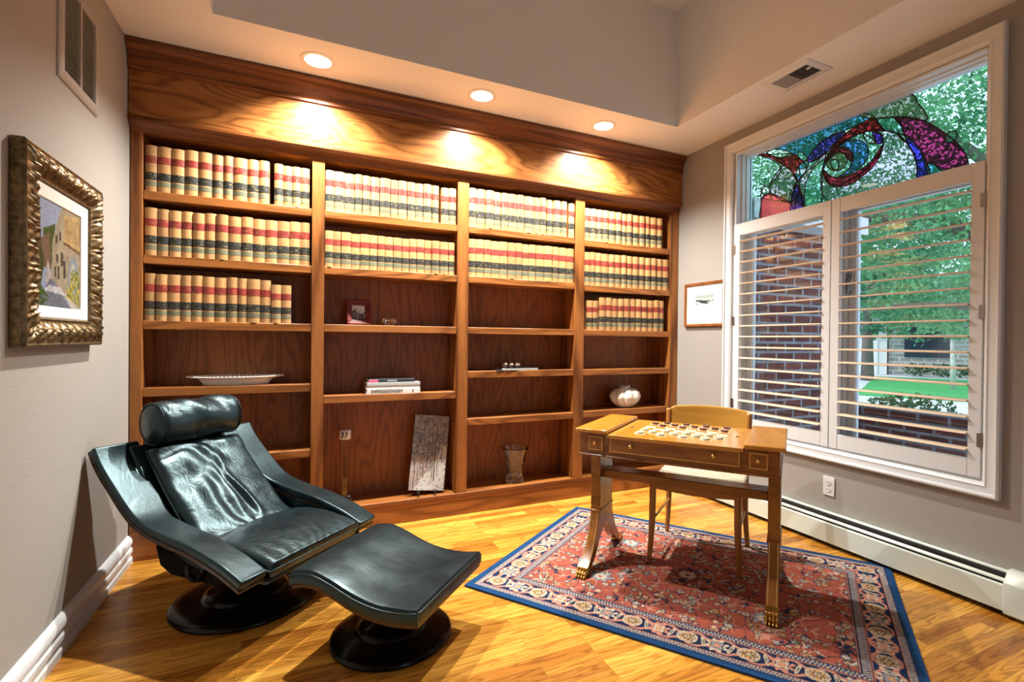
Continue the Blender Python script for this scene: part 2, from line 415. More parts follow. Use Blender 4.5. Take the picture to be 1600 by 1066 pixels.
# ================================================================== ROOM SHELL
RW, RH, YF = 3.707, 2.74, -4.5
b = B().box(-.12, RW+.14, YF-1.5, .30, -.12, 0)
struct(b, 'floor', M['floor'], 'honey oak strip floor running along the bookcase', 'floor')
struct(B().box(-.12, 0, YF, .30, 0, 3.7), 'wall_left', M['wall'], 'grey painted wall with the gilt framed painting', 'wall')
struct(B().box(0, RW, .27, .33, 0, 3.7), 'wall_back', M['wall'], 'painted wall behind the oak bookcase', 'wall')
WY0, WY1, WZ0, WZ1 = -2.085, -.595, .56, 2.59     # window opening
b = B()
b.box(RW, RW+.14, YF, WY0, 0, 3.7); b.box(RW, RW+.14, WY1, .30, 0, 3.7)
b.box(RW, RW+.14, WY0, WY1, 0, WZ0); b.box(RW, RW+.14, WY0, WY1, WZ1, 3.7)
struct(b, 'wall_right', M['wall'], 'greige painted wall around the shuttered window', 'wall', weld=True)
b = B(); b.box(0, 1.5, YF-.12, YF, 0, 3.7); b.box(2.35, RW, YF-.12, YF, 0, 3.7); b.box(1.5, 2.35, YF-.12, YF, 2.05, 3.7)  # unseen opening, added so the sky gives soft fill light
struct(b, 'wall_front', M['wall'], 'painted wall with an added fill light opening behind the viewer', 'wall')
TX0, TX1, TY0, TY1, TZ = .434, 3.258, -3.7, -.478, 3.56
b = B()
b.box(0, RW, TY1, .27, RH, RH+.02); b.box(0, RW, YF, TY0, RH, RH+.02); b.box(0, TX0, TY0, TY1, RH, RH+.02); b.box(TX1, RW, TY0, TY1, RH, RH+.02)
b.box(TX0-.02, TX0, TY0, TY1, RH+.02, TZ); b.box(TX1, TX1+.02, TY0, TY1, RH+.02, TZ)
b.box(TX0-.02, TX1+.02, TY0-.02, TY0, RH+.02, TZ); b.box(TX0-.02, TX1+.02, TY1, TY1+.02, RH+.02, TZ)
b.box(-.12, RW+.14, YF-.12, .30, TZ, TZ+.1)
struct(b, 'ceiling', M['ceil'], 'beige tray ceiling with a dropped soffit', 'ceiling')
prof = [(0, 0), (.022, 0), (.022, .028), (.016, .034), (.016, .05), (.022, .056), (.022, .075), (.016, .082), (.016, .098), (.022, .104), (.022, .122), (.012, .14), (0, .145)]
struct(B().prism(prof, YF, -.002, 'y'), 'baseboard_left', M['trim'], 'white fluted baseboard along the left wall', 'baseboard', smooth='auto')

# ================================================================== BOOKCASE
bc = thing('bookcase', 'built-in oak bookcase with four bays filling the whole back wall', 'bookcase', (0, 0, 0))
G = .004
divs = [(G, .057), (.880, .949), (1.784, 1.863), (2.705, 2.786), (3.620, RW-G)]
for i, (x0, x1) in enumerate(divs):
    b = B(); b.box(x0, x1, 0, .022, .15, 2.285); 
    xa, xb = (x0, x0+.04) if i == 0 else ((x1-.04, x1) if i == 4 else ((x0+x1)/2-.025, (x0+x1)/2+.025))
    b.build('stile', M['oak_v'], bc, bevel=.002)
    B().box(x0 if i == 0 else x0+.002, x1 if i == 4 else x1-.002, .022, .235, .15, 2.285).build('partition', M['oak_v'], bc)
for i in range(4):
    x0, x1 = divs[i][1], divs[i+1][0]
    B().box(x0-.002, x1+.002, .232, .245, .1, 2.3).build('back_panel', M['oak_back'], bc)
    zs = [[1.98, 1.637, 1.285, .922, .525], [1.98, 1.637, 1.285, .845], [1.98, 1.637, 1.285, .98, .652], [1.972, 1.627, 1.283, .978, .655]][i]
    for z in zs:
        b = B(); b.box(x0+.001, x1-.001, .004, .231, z-.046, z); b.build('shelf', M['oak_h'], bc, bevel=.003)
    B().box(x0, x1, .002, .231, .105, .15).build('bottom_deck', M['oak_h'], bc, bevel=.003)
b = B(); b.box(G, RW-G, -.004, .022, 0, .118); b.build('toe_board', M['oak_h'], bc, bevel=.003)
b = B(); b.box(G, RW-G, -.008, .004, .118, .15); b.build('base_lip', M['oak_mould'], bc, bevel=.004)
B().box(G, RW-G, -.002, .24, 2.285, 2.36).build('top_rail', M['oak_h'], bc, bevel=.003)
B().box(G, RW-G, -.034, .1, 2.36, 2.735).build('header_fascia', M['oak_fascia'], bc)
prof = [(-.034, 2.36), (-.044, 2.352), (-.044, 2.338), (-.03, 2.33), (-.012, 2.318), (-.006, 2.30), (0, 2.285), (.01, 2.285), (.01, 2.36)]
B().prism(prof, G, RW-G, 'x').build('lower_moulding', M['oak_mould'], bc, smooth='auto')
prof = [(-.034, 2.595), (-.046, 2.6), (-.046, 2.614), (-.04, 2.62), (-.05, 2.632), (-.05, 2.65), (-.057, 2.668), (-.066, 2.69), (-.08, 2.708), (-.09, 2.714), (-.09, 2.736), (-.034, 2.736)]
B().prism(prof, G, RW-G, 'x').build('crown_moulding', M['oak_mould'], bc, smooth='auto')

# ---- law books
T0, H0 = .055, .25
def arc_prof(t, d0, bulge, n=8, off=0.0):
    return [(t*(-.5+k/n), d0-bulge*(1-(2*k/n-1)**2)-off) for k in range(n+1)]
bk = thing('law_book', 'x', 'book')
pr = arc_prof(T0-.0016, .012, .011)
B().prism(pr+[(T0/2-.0008, .17), (-T0/2+.0008, .17)], 0, H0, 'z').build('cover', M['calf'], bk, smooth='auto')
for nm, mt, z0, z1 in (('red_band', 'red_label', .154, .193), ('black_band', 'black_label', .062, .104), ('green_band', 'green_label', .030, .055)):
    o = arc_prof(T0-.0010, .012, .011, off=.0007)
    B().prism(o+[(T0/2-.0005, .016), (-T0/2+.0005, .016)], z0, z1, 'z').build(nm, M[mt], bk, smooth='auto')
ORD = ['first', 'second', 'third', 'fourth', 'fifth', 'sixth', 'seventh', 'eighth', 'ninth', 'tenth', 'eleventh', 'twelfth', 'thirteenth', 'fourteenth', 'fifteenth', 'sixteenth']
BAY = ['leftmost bay', 'second bay', 'third bay', 'rightmost bay']; ROW = ['top shelf', 'second shelf', 'third shelf']
rows = [(0, 0, 1.98, [(.062, .652, 10, .25), (.676, .866, 4, .243)]), (0, 1, 1.637, [(.061, .868, 14, .256)]), (0, 2, 1.285, [(.061, .662, 11, .256), (.664, .770, 2, .228)]),
        (1, 0, 1.98, [(.954, 1.657, 13, .25), (1.672, 1.776, 2, .245)]), (1, 1, 1.637, [(.954, 1.768, 16, .222)]),
        (2, 0, 1.98, [(1.867, 2.636, 13, .268), (2.650, 2.702, 1, .262)]), (2, 1, 1.637, [(1.867, 2.702, 14, .262)]),
        (3, 0, 1.972, [(2.790, 3.545, 13, .25)]), (3, 1, 1.627, [(2.790, 3.615, 14, .26)]), (3, 2, 1.283, [(2.818, 2.926, 2, .232), (2.932, 3.568, 11, .258)])]
first = True
rb = random.Random(3)
for bay, row, z, segs in rows:
    k = 0
    for x0, x1, n, h in segs:
        ws = [1+rb.uniform(-.17, .17) for _ in range(n)]; s = (x1-x0)/sum(ws); x = x0
        for wq in ws:
            t = wq*s; o = bk if first else dup(bk); first = False
            o.location = (x+t/2, rb.uniform(-.002, .008) + .002, z); hh = h*rb.uniform(.975, 1.0)
            o.scale = (t/T0, 1, hh/H0); x += t
            o['label'] = 'tan law book with red and black bands, %s from left, %s, %s' % (ORD[k], ROW[row], BAY[bay]); k += 1
            o['group'] = 'tan law books on the %s of the %s' % (ROW[row], BAY[bay])

# ---- objects on the shelves
t = thing('serving_dish', 'white scalloped dish with a rope rim on the leftmost bay\'s fourth shelf', 'dish', (.482, .117, .9225))
def dish(u, v):
    a = 2*PI*u; prof = [(0, .004), (.158, .004), (.165, .0), (.17, .006), (.192, .036), (.222, .042), (.245, .046), (.244, .050), (.222, .047), (.188, .042), (.166, .012), (0, .010)]
    k = v*(len(prof)-1); i = min(int(k), len(prof)-2); q = k-i; r = prof[i][0]*(1-q)+prof[i+1][0]*q; z = prof[i][1]*(1-q)+prof[i+1][1]*q
    return (r*math.cos(a), r*.45*math.sin(a), z)
B().grid(dish, 64, 34, cu=True).build('dish_body', M['white_china'], t, smooth=True, weld=True)
b = B()
for k in range(72):
    a = 2*PI*k/72; b.ball((.243*math.cos(a), .243*.45*math.sin(a), .049), .0085, .0055, .0045, 8, 5)
b.build('rope_rim', M['white_china'], t, smooth=True)

t = thing('photo_frame', 'dark red wooden photo frame leaning on the second bay\'s third shelf', 'photo frame', (1.163, .085, 1.2865), math.radians(-16))
t.rotation_euler = (math.radians(-14), 0, math.radians(14))
frame_mesh(.155, .165, [(0, 0), (0, .014), (.006, .018), (.03, .012), (.036, .008), (.036, 0)], 1).build('frame', M['red_frame'], t, smooth='auto')
def photo(u, v):
    c = np.zeros(u.shape+(3,)); c[:] = (.42, .45, .52); f = fbm(u*2, v*2, 7, 3)
    m = v < .55+.15*np.sin(u*7); c[m] = np.array((.05, .05, .09)); m2 = m & (f > .6) & (v > .12); c[m2] = (.42, .4, .45); c[(v > .6) & (f > .6)] = (.7, .72, .76); return c
painted('photograph', attrmat('photo_print', .25), .089, .099, 60, 60, photo, t, Matrix.Translation((0, -.006, .033)))
B().box(-.07, .07, -.004, .004, .006, .158).build('backing_board', M['black'], t)
B().box(-.02, .02, 0, .003, 0, .13, Matrix.Translation((0, .003, .13)) @ Matrix.Rotation(math.radians(28), 4, 'X') @ Matrix.Translation((0, 0, -.13))).build('easel_leg', M['black'], t)

t = thing('crystal_dish', 'small cut crystal lidded dish beside the red photo frame', 'dish', (1.345, .06, 1.2855))
def cryst(u, v):
    a = 2*PI*u; prof = [(0, .004), (.026, 0), (.028, .006), (.024, .012), (.040, .024), (.043, .032), (.038, .042), (.028, .05), (.012, .054), (0, .055)]
    k = v*(len(prof)-1); i = min(int(k), len(prof)-2); q = k-i; r = (prof[i][0]*(1-q)+prof[i+1][0]*q)*(1+.06*(1 if int(u*24+.5) % 2 else -1)); z = prof[i][1]*(1-q)+prof[i+1][1]*q
    return (r*math.cos(a), r*math.sin(a), z)
B().grid(cryst, 24, 28, cu=True).build('crystal_body', M['crystal'], t, weld=True)
o = B().lathe([(0, 0), (.03, 0), (.034, .004), (.03, .008), (0, .009)], 20, (0, 0, .055)).build('lid', M['crystal'], t, smooth='auto')

# stacked art books
def stackbook(x0, x1, z0, z1, y0, y1, cm, label, extra=None):
    t = thing('art_book', label, 'book', ((x0+x1)/2, y0, z0), 0, 'art books stacked on the second bay\'s fourth shelf')
    w = (x1-x0)/2; h = z1-z0
    b = B(); b.box(-w, w, 0, .006, 0, h); b.box(-w, w, .006, y1-y0, 0, .003); b.box(-w, w, .006, y1-y0, h-.003, h); b.build('cover', M[cm], t, bevel=.0012)
    B().box(-w+.004, w-.004, .006, y1-y0-.006, .003, h-.003).build('pages', M['paper'], t)
    return t, w, h
def text(s, size, mat, parent, loc, rot=(PI/2, 0, 0), name='lettering', sx=1.0):
    c = bpy.data.curves.new(name, 'FONT'); c.body = s; c.size = size; c.extrude = .0003; c.align_x = 'CENTER'; c.align_y = 'CENTER'
    o = bpy.data.objects.new('tmp', c); COL.objects.link(o); dg = bpy.context.evaluated_depsgraph_get()
    me = bpy.data.meshes.new_from_object(o.evaluated_get(dg)); bpy.data.objects.remove(o); me.name = name; me.materials.clear(); me.materials.append(mat)
    q = bpy.data.objects.new(name, me); COL.objects.link(q); q.location = loc; q.rotation_euler = rot; q.scale = (sx, 1, 1); q.parent = parent; return q
SX = 1.205
t, w, h = stackbook(SX, SX+.335, .8455, .879, .008, .20, 'paper', 'white art book with IMPRESSIONISM on its spine, bottom of the stack')
text('IMPRESSIONISM', .031, M['ink'], t, (-.045, -.0012, h/2), sx=.93)
text('\u25A0', .012, M['ink'], t, (.12, -.0012, h/2))
t, w, h = stackbook(SX+.004, SX+.333, .8795, .898, .010, .20, 'paper', 'thin white art book lying directly on the IMPRESSIONISM book')
t, w, h = stackbook(SX+.002, SX+.335, .8985, .918, .008, .205, 'silver_book', 'silver grey art book just below the dark top book of the stack')
t, w, h = stackbook(SX+.010, SX+.300, .9185, .940, .012, .19, 'dark_book', 'dark grey art book with a pink spine end on top of the stack')
B().box(-w+.0, -w+.058, -.0008, .004, .001, h-.001).build('pink_label', M['pink'], t)
B().box(-.03, .03, -.0008, .004, .007, h-.007).build('title_block', M['silver_book'], t)

t = thing('award', 'clear glass award with a round white head in the second bay\'s bottom', 'award', (1.085, .13, .1505))
b = B()
b.prism([(-.016, -.012), (.016, -.012), (.016, .012), (-.016, .012)], .02, .40, 'z'); b.build('glass_column', M['crystal'], t, bevel=.003)
B().prism([(-.04, -.035), (.04, -.035), (.04, .035), (-.04, .035)], 0, .02, 'z').build('foot', M['crystal'], t, bevel=.002)
B().lathe([(0, 0), (.033, 0), (.036, .004), (.036, .054), (.033, .058), (0, .058)], 28, (0, 0, .40)).build('head', M['paper'], t, smooth='auto')
b = B()
for dx in (-.016, .006):
    Mt = Matrix.Translation((dx, -.034, .43)) @ Matrix.Rotation(math.radians(18), 4, 'Y')
    b.box(-.003, .003, -.004, .002, -.018, .016, Mt); b.box(-.012, .003, -.004, .002, .012, .017, Mt)
b.build('numeral_marks', M['ink'], t)

t = thing('canvas_print', 'tall silver birch forest canvas leaning on a black iron easel', 'picture', (1.592, .040, .182), 0)
t.rotation_euler = (math.radians(-9), math.radians(7.0), 0)
def birch(u, v):
    c = np.zeros(u.shape+(3,)); f = fbm(u, v*2, 7, 11); g = fbm(u*1.5, v*3, 9, 20)
    c[:] = (.30, .28, .29); c += (f-.5)[..., None]*.35
    up = (v > .72); c[up] = c[up]*.5+np.array((.17, .16, .165))
    bl = (np.abs(v-.60) < .16+.1*(g-.5)) & (g > .40); c[bl] = c[bl]*.5+np.array((.05, .06, .11))
    pk = (v < .45+.15*(f-.5)) & (u < .75); c[pk] = c[pk]*.35+np.array((.30, .235, .205))
    sn = (v < .62-.75*(1-u)+.16*(f-.5)) | ((v < .13+.1*(f-.5)) & (u > .42)); c[sn] = np.array((.62, .65, .65))
    for k, (x, w, y0, y1) in enumerate([(.10, .010, .02, .40), (.20, .007, .08, .30), (.30, .009, .22, .97), (.37, .006, .15, .60), (.44, .012, .30, .72), (.55, .010, .25, .78), (.60, .007, .10, .62), (.67, .014, .12, .85), (.76, .007, .20, .70), (.86, .009, .40, .92)]):
        xx = x+.012*np.sin(v*7+k); mm = (np.abs(u-xx) < w) & (v > y0) & (v < y1); c[mm] = (.05, .045, .05); ml = (u < xx-w) & (u > xx-2.2*w) & (v > y0) & (v < y1); c[ml] = (.50, .46, .43)
    h2 = fbm(u*2.6, v*5.2, 9, 31); c[(h2 > .67)] *= .35; c[(h2 < .30) & (v > .25)] = (.52, .52, .55)
    return np.clip(c*.85, 0, 1)
B().box(-.12, .12, .0005, .020, 0, .50).build('stretcher_frame', M['ink'], t)
painted('canvas_face', attrmat('birch_canvas', .3, spec=.5), .24, .50, 100, 190, birch, t)
t = thing('easel', 'black iron plate easel holding the birch canvas', 'easel', (1.592, .050, .1505)); t.scale = (1, 1, .55)
b = B()
for sx in (-.055, .055):
    b.tube(curve([(sx, -.055, .085), (sx, -.06, .055), (sx, -.03, .02), (sx, .0, .052), (sx, .005, .062)]), .0035, 6)
    b.tube(curve([(sx, .005, .061), (sx-.004, -.028, .05), (sx, -.04, .01), (sx, -.045, .004)]), .0035, 6)
    b.tube([(sx, .005, .06), (sx*.9, .055, .25)], .0035, 6); b.tube([(sx*.9, .055, .25), (sx, .10, .004)], .0035, 6)
b.tube([(-.055, .0, .055), (.055, .0, .055)], .003, 6); b.tube([(-.05, .055, .25), (.05, .055, .25)], .003, 6)
b.build('easel_wire', M['iron'], t, smooth=True)

t = thing('magazine', 'thin dark magazine lying flat on the third bay\'s fourth shelf', 'magazine', (2.25, .095, .9802))
MM = Matrix.Rotation(math.radians(4), 4, 'Z')
B(MM).box(-.18, .155, -.085, .10, 0, .003).build('cover', M['dark_book'], t); B(MM).box(-.115, .15, -.09, .09, .003, .014).build('pages', M['silver_book'], t)
B(MM).box(-.11, .146, -.088, .088, .014, .0165).build('top_cover', M['dark_book'], t)
for k, (dx, lab) in enumerate(((-.045, 'left'), (.0, 'middle'), (.048, 'right'))):
    t = thing('stone_figurine', 'small brown carved stone ball, %s one of three on the magazine' % lab, 'figurine', (2.21+dx, .06, .9968), k*.9, 'carved stones on the magazine')
    def st(u, v, k=k):
        a = 2*PI*u; p = -PI/2+PI*v; r = 1+.16*math.sin(3*a+k)*math.cos(p)+.1*math.sin(5*p+k)
        return (.021*r*math.cos(p)*math.cos(a), .019*r*math.cos(p)*math.sin(a), .021+.021*math.sin(p)*(1 if p < 0 else r))
    B().grid(st, 18, 12, cu=True).build('stone', M['stone'], t, smooth=True, weld=True)
    b = B(); b.ball((-.007, -.018, .025), .005, .003, .005, 8, 6); b.ball((.008, -.017, .024), .004, .003, .005, 8, 6); b.build('carved_hollows', M['ink'], t)

t = thing('crystal_vase', 'flared cut crystal vase standing in the third bay\'s bottom', 'vase', (2.265, .10, .1505))
pr = [(0, .0), (.062, 0), (.066, .008), (.064, .03), (.062, .09), (.07, .15), (.084, .20), (.096, .24), (.100, .258), (.096, .258), (.08, .20), (.066, .15), (.056, .09), (.057, .04), (0, .034)]
def vase(u, v):
    a = 2*PI*u; k = v*(len(pr)-1); i = min(int(k), len(pr)-2); q = k-i; r = pr[i][0]*(1-q)+pr[i+1][0]*q; z = pr[i][1]*(1-q)+pr[i+1][1]*q
    if k < 7: r += .0028*math.sin(8*a+z*70)*(1 if r > .05 and .02 < z < .21 else 0) + .0016*math.sin(16*a-z*90)*(1 if r > .05 and z < .1 else 0)
    return (r*math.cos(a), r*math.sin(a), z)
B().grid(vase, 64, 71, cu=True).build('vase_body', M['crystal'], t, smooth=True, weld=True)

t = thing('pumpkin_vase', 'white ribbed pumpkin shaped vase on the rightmost bay\'s fifth shelf', 'vase', (3.245, .10, .6555))
def pump(u, v):
    a = 2*PI*u; p = [(0, .002), (.05, 0), (.075, .008), (.125, .045), (.146, .085), (.135, .125), (.10, .148), (.055, .156), (.045, .160), (.043, .168)]
    k = v*(len(p)-1); i = min(int(k), len(p)-2); q = k-i; r = p[i][0]*(1-q)+p[i+1][0]*q; z = p[i][1]*(1-q)+p[i+1][1]*q
    lobes = abs(math.sin(4.5*a)); r *= .80+.20*lobes**.6
    if v > .93: z += .014*max(0, math.sin(9*a))
    return (r*math.cos(a)*.98, r*.72*math.sin(a), z)
o = B().grid(pump, 108, 40, cu=True).build('vase_body', M['white_china'], t, smooth=True, solid=.003)

# ================================================================== CEILING / WALL FITTINGS
for i, (x, y, lab) in enumerate(((.9, -.262, 'nearest the left wall'), (1.848, -.29, 'in the middle of the row'), (2.776, -.26, 'nearest the window'))):
    t = thing('recessed_light', 'lit round recessed ceiling light %s' % lab, 'ceiling light', (x, y, RH), 0, 'recessed lights above the bookcase')
    B().lathe([(.066, -.001), (.070, -.005), (.088, -.004), (.092, 0), (.066, 0)], 40).build('trim_ring', M['trim'], t, smooth='auto', weld=True)
    B().lathe([(0, -.004), (.045, -.0038), (.0655, -.001)], 40, cap=False).build('lamp_lens', M['lens'], t, smooth=True)
    lamp('lamp_light', 'SPOT', (0, 0, -.012), CAN_W, CAN_COL, t, spot_size=math.radians(136), spot_blend=.8, shadow_soft_size=.025)

t = thing('ceiling_vent', 'beige ceiling air register with two louver banks above the window', 'vent', (3.40, -1.315, RH))
vx, vy = .105, .152
frame_mesh(2*vx, 2*vy, [(0, 0), (0, .003), (.006, .006), (.038, .007), (.042, .003), (.042, 0)], 1).build('frame', M['trim'], t, smooth='auto')
t.children[0].rotation_euler = (PI/2, 0, 0); t.children[0].location = (0, vy, 0)
B().box(-.065, .065, -.115, .115, -.0014, -.0004).build('backing', M['black'], t)
for j, (y0, y1, tilt) in enumerate(((-.112, -.006, .9), (.006, .112, -.5))):
    b = B()
    for k in range(9):
        y = y0+(k+.5)*(y1-y0)/9
        b.box(-.064, .064, -.0055, .0055, -.0006, .0006, Matrix.Translation((0, y, -.005)) @ Matrix.Rotation(tilt, 4, 'X'))
    b.build('louver_bank', M['vent'], t)
B().box(-.006, .006, -.012, .012, -.014, -.004, Matrix.Translation((-.03, -.10, 0))).build('damper_lever', M['trim'], t)

t = thing('wall_vent', 'painted return air grille high on the left wall', 'vent', (.0, -.667, 2.165), PI/2)
# local X -> world +y ; local -Y -> world +x
frame_mesh(.39, .42, [(0, 0), (0, .006), (.008, .012), (.038, .012), (.042, .006), (.042, .001)], 1).build('frame', M['vent'], t, smooth='auto')
B().box(-.16, .16, -.0015, -.0002, .035, .385).build('backing', M['black'], t)
for x0, x1 in ((-.153, -.008), (.008, .153)):
    b = B()
    for k in range(32):
        z = .044+k*.0106
        b.box(x0, x1, -.007, .007, -.0007, .0007, Matrix.Translation((0, -.0065, z)) @ Matrix.Rotation(.75, 4, 'X'))
    b.build('louver_bank', M['vent'], t)
B().box(-.008, .008, -.012, -.002, .036, .386).build('centre_bar', M['vent'], t)
B().lathe([(0, 0), (.006, 0), (.006, .004), (0, .006)], 12, M=Matrix.Translation((0, -.012, .40)) @ Matrix.Rotation(PI/2, 4, 'X')).build('screw', M['grey_metal'], t)

# ---- gilt framed painting on left wall
t = thing('framed_painting', 'village street painting in a carved gilt frame on the left wall', 'painting', (.003, -.861, 1.163), PI/2)
PW, PH = .663, .66
n = N('gilt_carved'); n.set(Roughness=.36, Metallic=.75); f = n.noise(n.coord(), 45, 4); n.col(n.ramp(f, [(.3, (.07, .05, .025)), (.7, (.30, .22, .115))])); M['gilt'] = n.m
def carve(s, d, side, e):
    if not .010 < d < .088: return 0
    k = (d-.01)/.078; env = math.sin(PI*k)
    q = s/.040; ph = q+.9*math.sin(PI*(k-.5))
    leaf = abs(math.sin(PI*ph)); curl = math.sin(2*PI*(q*1.0-1.1*k)+2.5*math.sin(PI*q))
    return env*(.011*leaf**.8+.006*curl+.003*math.sin(9*PI*k+q*5))
frame_mesh(PW, PH, [(0, 0), (0, .034), (.006, .040), (.012, .036), (.05, .040), (.088, .022), (.094, .026), (.10, .018), (.10, .004)], 110, carve).build('carved_frame', M['gilt'], t, smooth=True)
frame_mesh(PW-.2, PH-.2, [(0, .004), (0, .018), (.004, .020), (.040, .010), (.042, .006), (.042, .002)], 1).build('linen_liner', M['mat'], t, smooth='auto').location = (0, 0, .10)
def street(u, v):
    c = np.zeros(u.shape+(3,)); f = fbm(u, v, 14, 1); g = fbm(u, v, 34, 5); c[:] = (.45, .52, .66)
    def P(pts, col, k=.25): 
        m = inpoly(u+(f-.5)*.02, v+(g-.5)*.02, pts); c[m] = np.array(col)*(1+k*2*(f[m]-.5)[:, None]); return m
    P([(.18, .72), (.42, .80), (.35, .40), (.15, .4)], (.13, .20, .07)); P([(.12, .62), (.30, .70), (.34, .36), (.12, .36)], (.30, .22, .17))
    P([(0, 0), (.12, 0), (.15, .5), (.10, 1), (0, 1)], (.20, .14, .10)); P([(0, 0), (.10, .05), (.2, .45), (.12, .55), (0, .4)], (.14, .15, .07))
    P([(.52, .96), (.36, .62), (.34, .34), (.30, .2), (1, .02), (1, 1), (.6, 1)], (.52, .47, .37))
    P([(.62, .93), (1, .98), (1, .62), (.62, .66)], (.66, .53, .30))
    for k in range(9):
        x = .64+k*.042; P([(x, .68+.0*k), (x+.018, .68), (x+.018, .93), (x, .92)], (.42, .30, .18))
    P([(.60, .64), (1, .585), (1, .62), (.60, .67)], (.34, .2, .12))
    P([(.70, .12), (.72, .44), (.78, .53), (.86, .55), (.93, .48), (.95, .1)], (.42, .46, .52)); P([(.74, .15), (.76, .42), (.81, .48), (.85, .45), (.86, .12)], (.62, .60, .54))
    for (x, y, w, h) in ((.42, .62, .05, .08), (.50, .66, .05, .09), (.44, .44, .05, .08), (.54, .42, .06, .14), (.40, .3, .04, .1), (.60, .3, .05, .18), (.47, .28, .05, .13)):
        P([(x, y), (x+w, y), (x+w, y+h), (x, y+h)], (.17, .16, .15))
    P([(.22, .22), (.34, .26), (.30, .40), (.26, .44)], (.55, .52, .50))
    P([(.06, 0), (.30, .27), (.38, .27), (.70, .06), (.8, 0)], (.30, .33, .40)); P([(.2, .15), (.65, .13), (.55, .20), (.30, .21)], (.66, .68, .72)); P([(.62, .17), (.95, .03), (1, 0), (.8, 0)], (.68, .65, .58))
    m = inpoly(u+(f-.5)*.1, v+(g-.5)*.1, [(.68, .14), (.80, .42), (.98, .40), (1, .04), (.85, .06)]) & (g > .40); c[m] = np.array((.22, .30, .08)); m &= g > .57; c[m] = (.68, .56, .16); 
    m = inpoly(u+(f-.5)*.1, v+(g-.5)*.1, [(0, 0), (.22, 0), (.3, .1), (.15, .2), (0, .2)]) & (g > .42); c[m] = (.13, .22, .07)
    c = c**1.5*.62*(.82+.36*g)[..., None]; return np.clip(c, 0, 1)
painted('painted_panel', attrmat('oil_painting', .35, bumpy=130), PW-.28, PH-.28, 130, 130, street, t, Matrix.Translation((0, -.006, .14)))
B().box(-PW/2+.02, PW/2-.02, -.004, 0, .02, PH-.02).build('backing_board', M['black'], t)

# ---- small framed print on right wall
t = thing('framed_print', 'small monochrome landscape print in a brown wood frame by the bookcase', 'picture', (RW-.002, -.309, 1.322), -PI/2)
PW, PH = .424, .348
frame_mesh(PW, PH, [(0, 0), (0, .018), (.003, .021), (.018, .019), (.022, .012), (.022, .002)], 1).build('frame', M['print_frame'], t, smooth='auto')
B().box(-PW/2+.02, PW/2-.02, -.008, -.003, .02, PH-.02).build('mat_board', M['mat'], t)
def etching(u, v):
    c = np.zeros(u.shape+(3,)); f = fbm(u, v, 9, 41); c[:] = (.30, .37, .36); m = v < .72; c[m] = (.42, .48, .47)
    for (a, b0, s, col) in ((.45, .08, 5, (.03, .04, .045)), (.22, .10, 8, (.6, .63, .62)), (.12, .07, 11, (.08, .1, .1)), (.05, .03, 7, (.65, .67, .66))):
        m = v < a+b0*np.sin(u*s+1)+(f-.5)*.3; c[m] = col
    return c
painted('etching', attrmat('etching_print', .6), .19, .072, 60, 30, etching, t, Matrix.Translation((.005, -.0086, .175)))
# ---- outlet
t = thing('outlet', 'white duplex wall outlet under the window', 'outlet', (RW-.001, -1.342, .283), -PI/2)
B().box(-.036, .036, -.006, 0, 0, .114).build('cover_plate', M['trim'], t, bevel=.003)
for z in (.036, .078):
    r = B().prism([(.0165*math.cos(a), z+.0145*math.sin(a)*1.0) for a in [2*PI*k/20 for k in range(20)]], -.0085, -.005, 'y').build('receptacle', M['trim'], t)
    B().box(-.0085, -.0062, -.0093, -.008, z-.001, z+.008).box(.0062, .0085, -.0093, -.008, z-.001, z+.007).build('slots', M['ink'], r)
B().lathe([(0, 0), (.003, 0), (.003, .001), (0, .0015)], 10, M=Matrix.Translation((0, -.0065, .057)) @ Matrix.Rotation(PI/2, 4, 'X')).build('screw', M['grey_metal'], t)

# ---- baseboard heater
t = thing('baseboard_heater', 'pale green white hydronic baseboard heater under the window', 'heater', (RW-.003, 0, 0))
hy0, hy1 = -2.19, -.03
B().prism([(0, .015), (0, .192), (-.03, .198), (-.036, .192), (-.036, .187), (-.006, .185), (-.006, .015)], hy0, hy1, 'y').build('back_panel', M['heater'], t, smooth='auto')
B().prism([(-.006, .02), (-.006, .184), (-.052, .184), (-.058, .03), (-.05, .02)], hy0+.003, hy1-.003, 'y').build('fin_core', M['black'], t)
B().prism([(-.042, .170), (-.046, .174), (-.062, .158), (-.062, .153), (-.058, .152)], hy0, hy1, 'y').build('damper', M['heater'], t)
B().prism([(-.060, .026), (-.072, .028), (-.072, .138), (-.066, .143), (-.060, .143)], hy0, hy1, 'y').build('front_cover', M['heater'], t, smooth='auto')
b = B(); b.prism([(0, .015), (0, .205), (-.036, .205), (-.078, .155), (-.078, .02), (-.07, .015)], hy0-.085, hy0, 'y'); b.build('end_cap', M['heater'], t, bevel=.004)
t2 = t
t = thing('heater_section', 'next white baseboard heater section with an open valve slot, right edge', 'heater', (RW-.003, 0, 0))
b = B(); b.prism([(0, .015), (0, .192), (-.02, .192), (-.02, .19), (-.02, .015)], -4.3, hy0-.09, 'y'); b.build('back_panel', M['heater'], t)
b = B(); b.prism([(-.020, .02), (-.082, .02), (-.082, .135), (-.072, .14), (-.02, .14)], -4.3, hy0-.09, 'y'); b.build('front_cover', M['heater'], t, bevel=.003)
B().tube([(-.05, -4.3, .165), (-.05, hy0-.10, .165)], .014, 14).build('pipe', M['grey_metal'], t, smooth=True)

